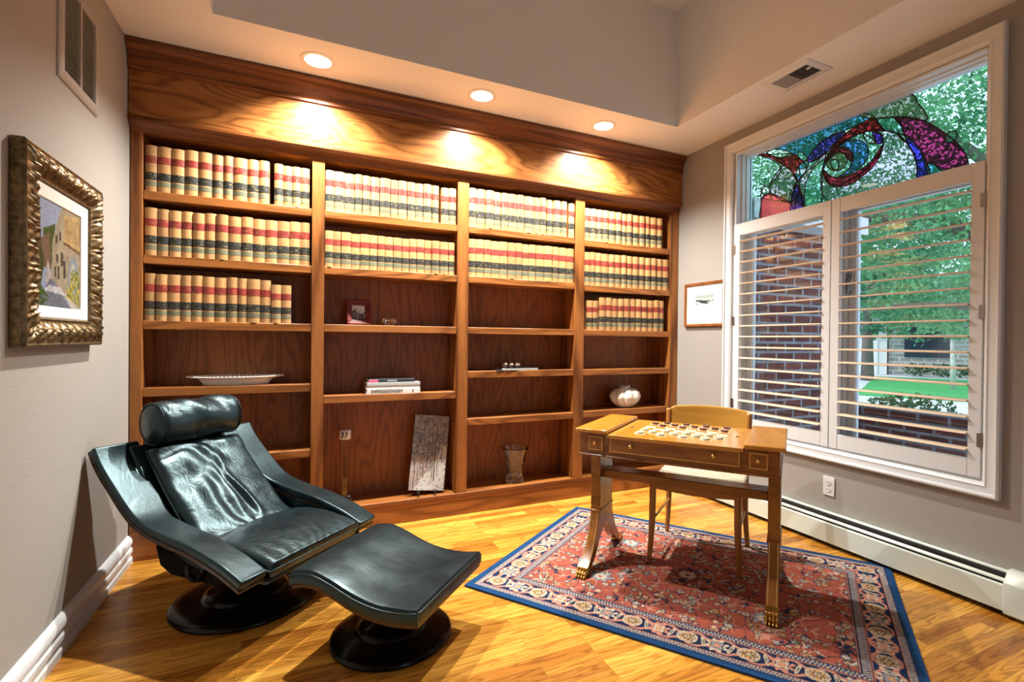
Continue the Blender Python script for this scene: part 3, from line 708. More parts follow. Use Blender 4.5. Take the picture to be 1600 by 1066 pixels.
# ================================================================== WINDOW
w = thing('window_1', 'white cased window with a stained glass transom', 'window', (RW, 0, 0)); w['kind'] = 'structure'
cy0, cy1, cz0, cz1 = -2.15, -.519, .495, 2.66
cp = [(0, 0), (0, .030), (.008, .036), (.016, .034), (.020, .024), (.045, .020), (.052, .024), (.060, .018), (.066, .012), (.068, -.004)]
o = frame_mesh(cy1-cy0, cz1-cz0, cp, 1).build('casing', M['trim'], w, smooth='auto'); o.rotation_euler = (0, 0, -PI/2); o.location = (-.001, (cy0+cy1)/2, cz0)
b = B(); e = .0015
b.box(.001, .142, WY1-.012, WY1-e, WZ0+e, WZ1-e); b.box(.001, .142, WY0+e, WY0+.012, WZ0+e, WZ1-e)
b.box(.001, .142, WY0+.012, WY1-.012, WZ1-.014, WZ1-e); b.box(.001, .142, WY0+.012, WY1-.012, WZ0+e, WZ0+.014)
for k, d in ((.05, .010), (.085, .018)):
    b.box(k, .142, WY1-.012-d, WY1-.012, WZ0+.014, WZ1-.014); b.box(k, .142, WY0+.012, WY0+.012+d, WZ0+.014, WZ1-.014); b.box(k, .142, WY0+.012, WY1-.012, WZ1-.014-d*.7, WZ1-.014)
b.build('jamb', M['trim'], w)
b = B(); b.box(.085, .142, WY0+.03, WY1-.03, 2.035, 2.088); b.build('transom_bar', M['trim'], w, bevel=.003)
ym = -1.345
b = B(); b.box(.06, .142, ym-.032, ym+.032, WZ0+.014, 2.035); b.build('mullion', M['trim'], w, bevel=.003)
for y0, y1 in ((WY0+.03, ym-.032), (ym+.032, WY1-.03)):
    b = B()
    for a0, a1, z0, z1 in ((y0, y0+.045, .575, 2.035), (y1-.045, y1, .575, 2.035), (y0+.045, y1-.045, .575, .625), (y0+.045, y1-.045, 1.99, 2.035)):
        b.box(.10, .145, a0+.001, a1-.001, z0, z1)
    b.build('sash_frame', M['trim'], w, bevel=.004)
    B().box(.118, .124, y0+.040, y1-.040, .62, 1.995).build('glass_pane', M['pane'], w)
b = B(); b.box(.075, .10, ym-.05, ym-.038, 1.50, 1.62); b.tube(curve([(.09, ym-.045, 1.60), (.07, ym-.05, 1.57), (.062, ym-.052, 1.53), (.066, ym-.05, 1.50)]), .006, 8); b.tube(curve([(.085, ym-.06, 1.59), (.065, ym-.066, 1.56), (.06, ym-.066, 1.51)]), .005, 8)
b.build('sash_lock', M['grey_metal'], w)
# --- stained glass transom : pieces traced as polygons on the pane plane
GX = RW+.123
def ray_to(px, py):
    d = cr*((px-800-33.79)/FPX)+cu*((533+3.29-py)/FPX)+cf; k = (GX-CAM.x)/d.x; p = CAM+d*k; return (p.y, p.z)
def gp(L): return [ray_to(1160+x/4, 90+y/4) for x, y in L]
PIECES = [
 ((.62,.86,.80), [(20,600),(90,605),(240,680),(180,790),(120,840),(110,1060),(20,1070)], 0),
 ((.05,.26,.38), [(150,600),(300,520),(560,395),(745,350),(830,385),(700,432),(600,472),(480,535),(400,640),(370,640),(310,602)], 0),
 ((.30,.33,.26), [(740,352),(1030,230),(1100,290),(1140,340),(1146,392),(960,372),(840,382)], 1),
 ((.36,.70,.72), [(840,385),(955,375),(998,430),(1008,478),(965,470),(882,452),(855,415)], 1),
 ((.62,.62,.72), [(505,700),(500,760),(500,850),(545,915),(1095,760),(1092,690),(1072,610),(1035,545),(965,472),(882,458),(760,465),(600,560)], 0),
 ((.40,.74,.74), [(350,590),(430,640),(480,620),(520,600),(500,700),(490,760),(500,850),(530,905),(385,945),(330,960),(360,760)], 0),
 ((.42,.04,.16), [(955,375),(1050,375),(1150,402),(1262,470),(1340,535),(1390,595),(1412,660),(1412,690),(1270,722),(1200,668),(1150,655),(1110,575),(1060,515),(1010,472),(995,430)], 1),
 ((.06,.06,.72), [(1025,505),(1062,520),(1112,575),(1150,650),(1172,745),(1095,765),(1092,690),(1072,600),(1038,545)], 1),
 ((.10,.42,.62), [(1150,655),(1205,668),(1272,722),(1172,745)], 1),
 ((.46,.44,.44), [(250,680),(310,715),(345,775),(310,850),(290,905),(185,852),(172,790)], 1),
 ((.75,.08,.12), [(122,1015),(116,930),(130,865),(182,850),(292,905),(305,968)], 1),
 ((.36,.02,.03), [(80,608),(135,602),(235,628),(320,602),(400,688),(345,770),(305,708),(240,662),(160,622)], 1),
 ((.70,.86,.74), [(150,592),(210,572),(318,602),(232,626)], 1),
 ((.08,.34,.50), [(400,640),(410,685),(350,765),(332,745),(350,680)], 1),
 ((.08,.06,.40), [(420,610),(470,550),(560,485),(645,468),(570,545),(520,600),(440,650),(405,640)], 1),
 ((.50,.46,.52), [(360,770),(420,695),(520,600),(525,625),(445,690),(395,800),(383,940),(365,860)], 1),
 ((.50,.78,.72), [(345,770),(360,840),(320,890),(292,905),(305,840)], 1),
 ((.12,.06,.42), [(335,790),(370,850),(388,940),(305,968),(310,880)], 1),
 ((.48,.80,.80), [(505,700),(530,630),(600,545),(690,490),(800,458),(870,480),(878,540),(845,620),(770,700),(680,760),(590,800),(535,770)], 1),
 ((.36,.02,.03), [(885,455),(856,415),(832,385),(770,395),(680,450),(600,520),(545,590),(508,670),(530,640),(600,555),(690,495),(770,465),(835,455)], 1),
 ((.40,.02,.06), [(505,700),(560,745),(640,745),(720,710),(800,655),(876,545),(870,590),(830,665),(770,725),(690,785),(600,810),(540,790),(512,745)], 1),
 ((.06,.24,.56), [(600,560),(680,515),(750,525),(786,570),(775,640),(710,705),(600,748),(660,700),(690,640),(682,590)], 1),
 ((.34,.03,.05), [(540,620),(600,567),(660,570),(686,610),(675,650),(640,600),(590,592)], 1),
 ((.28,.30,.24), [(530,650),(590,595),(640,605),(655,650),(620,700),(570,705),(535,685)], 1),
 ((.56,.76,.80), [(553,642),(590,640),(603,665),(590,705),(560,685)], 1),
 ((.10,.05,.60), [(815,465),(875,490),(870,535),(838,532)], 1),
 ((.60,.82,.84), [(755,475),(800,500),(832,537),(780,530),(762,500)], 1),
 ((.50,.75,.85), [(968,475),(1005,482),(1025,505),(1010,525)], 1),
 ((.78,.84,.82), [(150,795),(178,812),(176,850),(140,863),(118,842),(120,812)], 2),
 ((.50,.82,.78), [(1265,490),(1290,466),(1335,458),(1346,490),(1325,525),(1277,530)], 2)]
gy0, gy1, gz0, gz1 = WY0+.03, WY1-.026, 2.085, 2.576
LP = [(c, gp(L) if k == 2 else smoothloop(gp(L), 5), k) for c, L, k in PIECES]
def sg(u, v):
    Y = gy1+(gy0-gy1)*u; Z = gz0+(gz1-gz0)*v
    c = np.zeros(u.shape+(3,)); c[:] = (.72, .88, .86)
    for col, L, k in LP: c[inpoly(Y, Z, L)] = np.array(col)*.85
    return c
pl = Matrix(((0, -1, 0, .123), (-1, 0, 0, (gy0+gy1)/2), (0, 0, 1, gz0), (0, 0, 0, 1)))
painted('stained_glass', M['stained'], gy1-gy0, gz1-gz0, 420, 150, sg, w, pl)
b = B()
for col, L, k in LP:
    pts = [(min(max(y, gy0+.002), gy1-.002), min(max(z, gz0+.002), gz1-.002)) for y, z in L]
    q = [pts[0]]
    for p in pts[1:]:
        if math.hypot(p[0]-q[-1][0], p[1]-q[-1][1]) > .0025: q.append(p)
    if len(q) > 3: b.tube([(.1225, y, z) for y, z in q], .0038, 5, closed=True)
for a, c in (((gy0, gz0), (gy1, gz0)), ((gy1, gz0), (gy1, gz1)), ((gy1, gz1), (gy0, gz1)), ((gy0, gz1), (gy0, gz0))):
    b.tube([(.1225, *a), (.1225, *c)], .006, 5)
b.build('lead_came', M['lead'], w, smooth=True)
# --- plantation shutters
def shutter(y0, y1, label, hinge_y):
    t = thing('plantation_shutter', label, 'shutter', (RW, (y0+y1)/2, .575), 0, 'plantation shutters in the window')
    h = (y1-y0)/2; zt = 2.06-.575; st = .052
    zb, ztop = .085, zt-.085
    B().box(-.012, .018, -h, -h+st, 0, zt).build('stile', M['trim'], t, bevel=.003); B().box(-.012, .018, h-st, h, 0, zt).build('stile', M['trim'], t, bevel=.003)
    B().box(-.011, .017, -h+st, h-st, 0, zb).build('rail', M['trim'], t, bevel=.003); B().box(-.011, .017, -h+st, h-st, ztop, zt).build('rail', M['trim'], t, bevel=.003)
    n = 17; dz = (ztop-zb-.01)/n
    pr = [(.034*math.cos(a), .0052*math.sin(a)) for a in [2*PI*k/14 for k in range(14)]]
    lv = None
    for k in range(n):
        z = zb+.005+dz*(k+.5)
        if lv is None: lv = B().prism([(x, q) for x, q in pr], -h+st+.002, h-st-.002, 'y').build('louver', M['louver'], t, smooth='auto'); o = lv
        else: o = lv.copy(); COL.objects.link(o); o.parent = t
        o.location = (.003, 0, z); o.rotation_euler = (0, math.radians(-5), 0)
    for z in (.18, .78, 1.30):
        B().box(-.017, -.011, hinge_y-.012, hinge_y+.012, z-.032, z+.032).build('hinge', M['grey_metal'], t)
    return t
shutter(-1.337, -.602, 'left white plantation shutter, open louvers in front of the brick wall', .365)
shutter(-2.076, -1.341, 'right white plantation shutter, open louvers in front of the trees and lawn', -.365)

# ================================================================== RUG
RCX, RCY, RA, RL, RWD = 2.617, -1.333, -.951, 1.835, 1.315
t = thing('area_rug', 'red oriental area rug with navy border under the game table', 'rug', (RCX, RCY, 0), RA)
def rugcol(u, v):
    X = (u-.5)*RL; Y = (v-.5)*RWD
    d = np.minimum(RL/2-np.abs(X), RWD/2-np.abs(Y)); c = np.zeros(u.shape+(3,)); rs = np.random.RandomState(5)
    NAVY = np.array((.012, .035, .11)); CR = np.array((.55, .47, .36)); RED = np.array((.34, .085, .055)); DK = np.array((.02, .022, .045)); PK = np.array((.50, .22, .16)); GOLD = np.array((.58, .36, .14)); GB = np.array((.24, .28, .32)); SAGE = np.array((.30, .31, .22))
    c[:] = RED
    nz = rs.rand(*u.shape)
    # field: dense vines and little flowers
    fx, fy = X*1.0, Y*1.0
    for k, (fr, ph) in enumerate(((26, 0), (33, 1.3), (41, 2.2))):
        w1 = np.abs(np.sin(fx*fr+1.6*np.sin(fy*fr*.8+ph))-np.sin(fy*fr*.9+1.3*np.sin(fx*fr*.7+ph*2)))
        c[w1 < (.055, .06, .10)[k]] = (DK, DK*1.5, PK)[k]
    def flower(x, y, r, pet, out, mid, core, sq=1.0, rot=0.0):
        m = (np.abs(X-x) < r*1.5) & (np.abs(Y-y) < r*1.5); ii = np.where(m)
        dx = X[ii]-x; dy = (Y[ii]-y); a0 = math.cos(rot)*dx+math.sin(rot)*dy; b0 = (-math.sin(rot)*dx+math.cos(rot)*dy)/sq
        rr = np.hypot(a0, b0); an = np.arctan2(b0, a0); R = r*(.8+.2*np.cos(pet*an))
        cc = c[ii]; cc[rr < R*1.0+.0045] = DK; cc[rr < R] = out; cc[rr < R*.6] = mid; cc[rr < R*.26] = core; c[ii] = cc
    hw, hh = RL/2-.21, RWD/2-.21
    for i in range(620):
        x, y = rs.uniform(-hw, hw), rs.uniform(-hh, hh); k = rs.randint(6); r = rs.uniform(.008, .021)
        out, mid, core = [(CR, PK, DK), (GB, CR, RED), (GOLD, RED, CR), (PK, CR, GOLD), (SAGE, GOLD, DK), (CR*.8, GB, PK)][k]
        flower(x, y, r, rs.choice([4, 5, 6, 8]), out, mid, core, rs.uniform(.5, 1), rs.uniform(0, 3))
    for i in range(160):
        x, y = rs.uniform(-hw, hw), rs.uniform(-hh, hh); flower(x, y, rs.uniform(.012, .028), 2, [CR, PK, SAGE, GB][rs.randint(4)], CR, PK, .3, rs.uniform(0, 3))
    for sx in (-1, 1):
        for sy in (-1, 1): flower(sx*.38, sy*.24, .062, 8, GB, CR, RED, .8)
    flower(0, 0, .085, 8, RED*.55, CR, GOLD, .7); flower(0, 0, .045, 6, CR, PK, DK, .9)
    # borders
    band = lambda a, b_: (d >= a) & (d < b_)
    per = np.where(RL/2-np.abs(X) < RWD/2-np.abs(Y), Y, X)
    def guard(a, b_, ca, cb, per_w):
        m = band(a, b_); ch = (np.floor(per/per_w)+np.floor((d-a)/((b_-a)/2.01))) % 2 == 0
        c[m & ch] = ca; c[m & ~ch] = cb
    m = band(.030, .215); c[m] = DK*1.3
    guard(.034, .058, CR*.75, DK*4, .006); c[band(.058, .064)] = PK; c[band(.062, .066)] = DK
    m = band(.066, .168); c[m] = NAVY*.75
    guard(.176, .202, CR*.75, NAVY*1.4, .007); c[band(.166, .176)] = PK*.8; c[band(.169, .172)] = DK; c[band(.202, .210)] = DK; c[band(.208, .213)] = PK
    def border_motif(x, y, k, along):
        rot = 0 if along == 'x' else PI/2
        if k % 4 in (0, 2):
            flower(x, y, .041, 2, CR*.9, NAVY*1.6, NAVY, 1.45, rot) ; flower(x, y, .030, 8, GOLD*1.1, GOLD, DK, 1, rot); flower(x, y, .017, 6, GOLD*.7, CR, DK)
            for s in (-1, 1):
                ox, oy = (s*.062, 0) if along == 'x' else (0, s*.062)
                flower(x+ox, y+oy, .034, 2, CR, SAGE, NAVY, .35, rot+PI/2+s*.25)
        else:
            o, mi = ((CR, GB) if k % 4 == 1 else (PK*1.1, CR)); flower(x, y, .048, 8, o, mi, RED, 1, .4); flower(x, y, .030, 4, CR if k % 4 == 3 else GB, PK, GOLD, 1, PI/4)
    bo = .117; n1 = 15; n2 = 11
    for i in range(n1):
        x = -RL/2+bo+(RL-2*bo)*i/(n1-1)
        for s in (-1, 1): border_motif(x, s*(RWD/2-bo), i, 'x')
    for i in range(1, n2-1):
        y = -RWD/2+bo+(RWD-2*bo)*i/(n2-1)
        for s in (-1, 1): border_motif(s*(RL/2-bo), y, i, 'y')
    m = band(.066, .168); vine = np.abs(np.abs(d-.117)-.034-.014*np.sin(per*2*PI/.115)) < .0085; cm = c.sum(-1) < .25
    c[m & vine & cm] = PK
    c[d < .030] = np.array((.012, .055, .16))
    return np.clip(c*(.82+.36*nz)[..., None], 0, 1)
n = N('rug_pile'); n.set(Roughness=.95); n.p.inputs['Specular IOR Level'].default_value = .1
a = n.new('ShaderNodeAttribute', attribute_name='Col'); n.col(a.outputs['Color']); n.bump(n.noise(n.coord(), 420, 2), .5, .003)
painted('woven_pattern', n.m, RL, RWD, 560, 400, rugcol, t, Matrix(((1, 0, 0, 0), (0, 0, 1, -RWD/2), (0, 1, 0, .0102), (0, 0, 0, 1))))
B().box(-RL/2, RL/2, -RWD/2, RWD/2, .0005, .0098).build('rug_body', plain('navy_rug_edge', (.012, .05, .14), .95), t, bevel=.003)

# ================================================================== GAME TABLE
TCX, TCY, TA = 2.598, -1.304, -.923
TL, TD = .956, .554
t = gt = thing('game_table', 'honey mahogany game table with a checkerboard top and brass claw feet', 'table', (TCX, TCY, .0108), TA)
Z0 = .0108
hz = lambda z: z-Z0
# local frame: X along table, -Y towards viewer
h = TL/2
for x0, x1 in ((-h, -.312), (.312, h)):
    b = B(); b.box(x0, x1, -TD/2, TD/2, hz(.738), hz(.758)); b.build('end_top', M['table_top'], gt, bevel=.006, seg=3)
B().box(-.312, .312, -TD/2+.004, TD/2-.004, hz(.722), hz(.738)).build('board_top', M['table_top'], gt, bevel=.002)
b = B(); b.box(-h+.022, h-.022, -TD/2+.018, TD/2-.018, hz(.632), hz(.7215)); b.box(-h+.022, -.314, -TD/2+.018, TD/2-.018, hz(.7215), hz(.738)); b.box(.314, h-.022, -TD/2+.018, TD/2-.018, hz(.7215), hz(.738))
b.build('apron', M['table_wood'], gt)
B().box(-h+.016, h-.016, -TD/2+.012, TD/2-.012, hz(.622), hz(.632)).build('apron_bead', M['table_wood'], gt, bevel=.003)
def drawer(x0, x1, knobs):
    yf = -TD/2+.018
    d = B().box(x0, x1, yf-.006, yf+.001, hz(.648), hz(.728)).build('drawer', M['table_wood'], gt, bevel=.002)
    b = B(); a = .006; wd = .004; zz0, zz1 = hz(.648)+a, hz(.728)-a
    for q in ((x0+a, x1-a, zz0, zz0+wd), (x0+a, x1-a, zz1-wd, zz1), (x0+a, x0+a+wd, zz0+wd, zz1-wd), (x1-a-wd, x1-a, zz0+wd, zz1-wd)): b.box(q[0], q[1], yf-.0068, yf-.005, q[2], q[3])
    b.build('gilt_line', M['brass_inlay'], d)
    for kx in knobs:
        B().lathe([(.004, 0), (.004, .006), (.009, .009), (.0105, .014), (.008, .019), (0, .021)], 18, M=Matrix.Translation((kx, yf-.005, hz(.69))) @ Matrix.Rotation(PI/2, 4, 'X')).build('knob', M['brass'], d, smooth=True)
drawer(-.414, -.330, [-.372]); drawer(-.302, .302, [-.19, .19]); drawer(.330, .414, [.372])
# checkerboard: cream squares inlaid
SQ, BCX, BCY = .0525, .006, .03
b = B()
for i in range(8):
    for j in range(8):
        if (i+j) % 2 == 0:
            x, y = BCX+(i-4)*SQ, BCY+(j-4)*SQ; b.box(x+.001, x+SQ-.001, y+.001, y+SQ-.001, hz(.7375), hz(.7386))
b.build('cream_squares', M['cream_sq'], gt)
b = B()
for q in ((-4, -4, 8, 0), (-4, 4, 8, 0), (-4, -4, 0, 8), (4, -4, 0, 8)):
    x, y = BCX+q[0]*SQ, BCY+q[1]*SQ; b.box(x-.0015, x+q[2]*SQ+.0015, y-.0015, y+q[3]*SQ+.0015, hz(.7375), hz(.7384))
b.build('board_line', M['brass_inlay'], gt)
b = B(); b.lathe([(0, .0), (.010, .0), (.010, .001), (0, .0012)], 16, (-.262, 0, hz(.738))); b.lathe([(0, 0), (.010, 0), (.010, .001), (0, .0012)], 16, (.262, 0, hz(.738))); b.build('finger_pull', M['iron'], gt)
for sx in (-1, 1):
    x0, x1 = (-.457, -.405) if sx < 0 else (.405, .457)
    B().box(x0, x1, -.10, .10, hz(.295), hz(.624)).build('end_support', M['table_wood'], gt, bevel=.003)
    B().box(x0-.004, x1+.004, -.106, .106, hz(.283), hz(.297)).build('support_collar', M['table_wood'], gt, bevel=.003)
    for sy in (-1, 1):
        outer = [(.103, .284), (.112, .24), (.136, .18), (.172, .12), (.215, .075), (.258, .048), (.275, .04)]
        inner = [(.0, .20), (.012, .19), (.045, .17), (.085, .135), (.13, .085), (.18, .045), (.225, .02), (.262, .012)]
        prof = [(0, .284)] + [(y, z) for y, z in curve(outer, 5)] + [(.272, .012)] + [(y, z) for y, z in curve(inner[::-1], 5)]
        lg = B().prism([(sy*y, max(z, .012)-Z0+.011) for y, z in prof], x0+.001, x1-.001, 'x').build('leg', M['table_wood'], gt, bevel=.004)
        b = B()
        for xx in (x0+.006, x1-.010):
            b.tube([(xx+.002, sy*(y+.0005), z-Z0+.011) for y, z in curve(outer, 5)[:-6]], .0022, 5)
        b.build('gilt_line', M['brass_inlay'], lg)
        xm = (x0+x1)/2; fb = B()
        fb.prism([(sy*.236, .002), (sy*.236, .052), (sy*.250, .058), (sy*.276, .046), (sy*.280, .002)], xm-.026, xm+.026, 'x')
        for k in range(4):
            xx = xm+(k-1.5)*.0135; fb.ball((xx, sy*.288, .016), .0075, .020, .016, 10, 7); fb.ball((xx, sy*.305, .008), .006, .012, .0085, 10, 7); fb.ball((xx, sy*.272, .03), .008, .014, .017, 10, 7)
        fb.build('claw_foot', M['brass'], lg, smooth='auto')
B().box(-.404, .404, -.055, .055, hz(.462), hz(.505)).build('stretcher', M['table_wood'], gt, bevel=.004)

# checkers: far rows brown, near rows cream (all on the cream squares)
ck = None
names = {7: 'back row', 6: 'second row from the back', 5: 'third row from the back', 2: 'third row from the front', 1: 'second row from the front', 0: 'front row'}
ca, sa = math.cos(TA), math.sin(TA)
def place_checker(i, j, ordn, brown):
    global ck
    if ck is None:
        ck = thing('checker', 'x', 'checker')
        B().lathe([(0, 0), (.0175, 0), (.019, .002), (.019, .0065), (.0175, .0085), (.014, .0085), (.0125, .0072), (0, .0072)], 28).build('disc', M['brown_disc'], ck, smooth='auto')
        o = ck
    else: o = dup(ck)
    if not brown:
        d = o.children[0]
        if 'cm' not in M: me = d.data.copy(); me.materials.clear(); me.materials.append(M['cream_disc']); M['cm'] = me
        d.data = M['cm']
    x, y = BCX+(i-3.5)*SQ, BCY+(j-3.5)*SQ
    o.location = (TCX+ca*x-sa*y, TCY+sa*x+ca*y, .7388)
    o['label'] = '%s wooden checker, %s from the left in the board\'s %s' % ('dark brown' if brown else 'cream', ORD[ordn], names[j]); o['group'] = 'brown checkers on the game board' if brown else 'cream checkers on the game board'
for j in (7, 6, 5, 2, 1, 0):
    k = 0
    for i in range(8):
        if (i+j) % 2 == 0: place_checker(i, j, k, j > 4); k += 1

# ================================================================== CHAIR
t = ch = thing('dining_chair', 'honey wood chair with a woven cream seat tucked behind the game table', 'chair', (TCX, TCY, .0108), TA)
def post(pts, rs, nm, mat='chair_wood'): return B().tube(pts, rs, 14).build(nm, M[mat], ch, smooth=True)
CX0, CX1 = -.185, .275
for x in (CX0, CX1): post(curve([(x, .085, .0), (x+(.012 if x < 0 else -.012), .088, .20), (x+(.015 if x < 0 else -.015), .09, .432)]), [.0125+.0055*min(1, k/10) for k in range(17)], 'leg')
for x in (CX0-.005, CX1+.0): post(curve([(x, .535, 0), (x+(.014 if x < 0 else -.014), .508, .22), (x+(.012 if x < 0 else -.012), .502, .44), (x+(.004 if x < 0 else -.004), .53, .60), (x, .556, .77)]), [.0125+.006*min(1, k/10) for k in range(25)]+[.017]*8, 'leg')
cxm = (CX0+CX1)/2
def rail(x0, x1, y0, y1, z0, z1, dip=0, nm='seat_rail'):
    def top(u): return z1
    pts = [(x0+(x1-x0)*k/12, z1) for k in range(13)]+[(x1-(x1-x0)*k/12, z0+dip*math.sin(PI*k/12)*-1) for k in range(13)]
    return B().prism(pts, y0, y1, 'y').build(nm, M['chair_wood'], ch, bevel=.003)
rail(CX0+.02, CX1-.02, .078, .098, hz(.404), hz(.437), .012); rail(CX0+.015, CX1-.015, .494, .512, hz(.404), hz(.437))
for x in (CX0+.012, CX1-.032): B().box(x, x+.02, .10, .494, hz(.404), hz(.437)).build('seat_rail', M['chair_wood'], ch, bevel=.003)
for x in (CX0+.014, CX1-.014): B().tube([(x, .095, .22), (x, .505, .22)], .008, 10).build('stretcher', M['chair_wood'], ch, smooth=True)
n = N('woven_rush'); n.set(Roughness=.8); v = n.coord()
sp = n.new('ShaderNodeSeparateXYZ'); n.link(v, sp.inputs[0])
chk = n.math('MULTIPLY', n.math('SINE', n.math('MULTIPLY', sp.outputs[0], 2*PI/.042)), n.math('SINE', n.math('MULTIPLY', sp.outputs[1], 2*PI/.042)))
cord = n.math('SINE', n.math('MULTIPLY', sp.outputs[1], 2*PI/.006))
n.col(n.mix(n.math('MULTIPLY_ADD', chk, .5, .5), (.55, .47, .32), (.78, .71, .55))); n.bump(n.math('ADD', chk, n.math('MULTIPLY', cord, .3)), .8, .006); M['rush'] = n.m
def seatf(u, v):
    x = CX0-.006+(CX1-CX0+.012)*u; y = .066+.45*v; e = min(u, 1-u, v, 1-v)
    wv = .0022*math.sin(2*PI*x/.042)*math.sin(2*PI*y/.042)
    return (x, y, hz(.452)-.014*math.sin(PI*u)*math.sin(PI*min(1, v*1.05+.1))-(.012 if e < .02 else 0)+wv)
B().grid(seatf, 48, 48).build('woven_seat', M['rush'], ch, smooth=True, solid=.012)
def backf(u, v):
    a = (u-.5)*2; x = cxm+.238*a*(1-.03*(1-v)); y = .60-.045*a*a+.02*(v-.5); z = hz(.655)+v*(.152-.014*a*a-.02*max(0, abs(a)-.88)*8)
    return (x, y, z)
B().grid(backf, 41, 9).build('backrest', M['chair_back'], ch, smooth=True, solid=.02, bevel=.006)

# ================================================================== RECLINER
RCx, RCy, RTH = .606, -.656, -.798
t = rc = thing('recliner', 'black leather swivel recliner with sweeping arms in front of the bookcase', 'armchair', (RCx, RCy, 0), RTH)
ARM = [(-.437, .730), (-.39, .662), (-.29, .568), (-.21, .500), (-.13, .456), (0, .427), (.14, .406), (.29, .366), (.36, .340), (.425, .312)]
armc = curve(ARM, 5)
def ribbon(name, mat, y0, y1, t0, t1, bevel, rise=0, pts=None, yf=None):
    # swept slab: upper surface offset t0, lower offset t1 along the curve normal
    P = pts or armc; up = []; lo = []
    for i, p in enumerate(P):
        a = P[max(i-1, 0)]; c = P[min(i+1, len(P)-1)]; tx, tz = c[0]-a[0], c[1]-a[1]; L = math.hypot(tx, tz); nx, nz = -tz/L, tx/L
        if nz < 0: nx, nz = -nx, -nz
        up.append((p[0]+nx*t0, p[1]+nz*t0)); lo.append((p[0]+nx*t1, p[1]+nz*t1))
    n = len(P); vs = []; fs = []
    for k in range(n):
        y0, y1 = yf(P[k][0]) if yf else (y0, y1)
        for (q, y, r) in ((up[k], y0, 0), (up[k], y1, rise), (lo[k], y1, rise), (lo[k], y0, 0)): vs.append((q[0], y, q[1]+r))
    for k in range(n-1):
        for e in range(4): fs.append((k*4+e, k*4+(e+1) % 4, (k+1)*4+(e+1) % 4, (k+1)*4+e))
    fs += [(0, 1, 2, 3), tuple((n-1)*4+e for e in (3, 2, 1, 0))]
    return B().add(vs, fs).build(name, mat, rc, bevel=bevel, seg=4)
for s in (-1, 1):
    def yw(f, s=s, e=0):
        i = .260-.062*min(1, max(0, (-.10-f)/.25))**1.2; return (i+e, .375-e) if s > 0 else (-.375+e, -i-e)
    ar = ribbon('armrest', M['leather_smooth'], 0, 0, 0, -.034, .010, yf=yw)
    ed = ribbon('arm_edge', M['veneer_black'], 0, 0, -.0345, -.052, .004, yf=lambda f: yw(f, e=.003)); ed.parent = ar
# inner shell that carries the cushions
SH = curve([(-.40, .715), (-.33, .62), (-.25, .50), (-.17, .39), (-.09, .315), (.02, .275), (.18, .272), (.41, .270)], 5)
ribbon('seat_shell', M['leather_smooth'], -.258, .258, 0, -.022, .008, pts=SH)
for s in (-1, 1):
    y0 = s*.262
    pts = [(p[0], p[1]-.05) for p in armc[4:]] + [(p[0], p[1]-.015) for p in SH[::-1][:-4]]
    B().prism(pts, y0-.004, y0+.004, 'y').build('side_panel', M['leather_smooth'], rc)
def wrinkle(u, v, seed):
    return 0
rsn = np.random.RandomState(4)
def cushion(name, path, width, thick, wr, parent, nu=60, nv=48, edge=.035):
    # path: list of (f,z) for the top face centreline, closed pillow around it
    P = curve(path, 8)
    def on(v):
        k = v*(len(P)-1); i = min(int(k), len(P)-2); q = k-i
        p = np.array(P[i])*(1-q)+np.array(P[i+1])*q; d = np.array(P[min(i+2, len(P)-1)])-np.array(P[max(i-1, 0)]); d /= np.linalg.norm(d)
        nrm = np.array((-d[1], d[0])); nrm = nrm if nrm[1] > 0 or abs(nrm[1]) > .2 and nrm[1] > 0 else -nrm
        return p, nrm
    def fn(u, v, top=True):
        p, nrm = on(v); y = (u-.5)*width(v)
        eu = min(1, min(u, 1-u)*width(v)/edge); ev = min(1, min(v, 1-v)*1.0/(edge*1.6)); e = (1-(1-eu)**2.4)**.5*(1-(1-ev)**2.4)**.5
        if top: o = -thick*.45*(1-e)+wr(u, v)*e
        else: o = -thick*.45-thick*.55*e
        q = p+nrm*o; return (q[0], y, q[1])
    b = B(); b.grid(lambda u, v: fn(u, v, True), nu, nv); b.grid(lambda u, v: fn(u, v, False), nu, nv)
    o = b.build(name, M['leather'], parent, smooth=True, weld=True); 
    e = B()   # piping
    loop = [fn(0, k/20, True) for k in range(21)]+[fn(k/20, 1, True) for k in range(1, 21)]+[fn(1, 1-k/20, True) for k in range(1, 21)]+[fn(1-k/20, 0, True) for k in range(1, 20)]
    e.tube(loop, .004, 6, closed=True).build('piping', M['leather_smooth'], o, smooth=True)
    return o
def wr_back(u, v):  # v=0 bottom, 1 top ; deep folds converge at the bottom centre
    x = (u-.5)*2; a = math.atan2(x*.9, v+.12); r = math.hypot(x, v)
    f = math.sin(a*8+1.8*math.sin(r*5)+x*2)*.0042*max(0, 1-abs(r-.22)/.55) + .0028*math.sin(7*x+9*v+3*math.sin(4*v-3*x))
    f += .010*math.exp(-((x-.22-.10*math.sin(v*8))/.06)**2)*math.exp(-((v-.38)/.28)**2) - .011*math.exp(-((x-.12-.10*math.sin(v*8))/.06)**2)*math.exp(-((v-.38)/.28)**2)
    f += .005*math.sin(v*26+x*7+2*math.sin(x*5))*math.exp(-((v-.75)/.25)**2)
    return f+.022*(1-x*x)*math.sin(PI*v)
def wr_seat(u, v):  # v=0 back, 1 front
    x = (u-.5)*2
    return .012*(1-x*x)*math.sin(PI*min(1, v+.1)) + .0016*math.sin(x*31+11*v+2.5*math.sin(v*7+x*3))*max(0, v-.25)*(.4+.6*math.sin(x*4+1)**2) + .005*math.sin(10*v+4*x)*max(0, .7-v)
cushion('seat_cushion', [(.00, .345), (.12, .362), (.26, .360), (.37, .344), (.430, .330)], lambda v: .505, .07, wr_seat, rc)
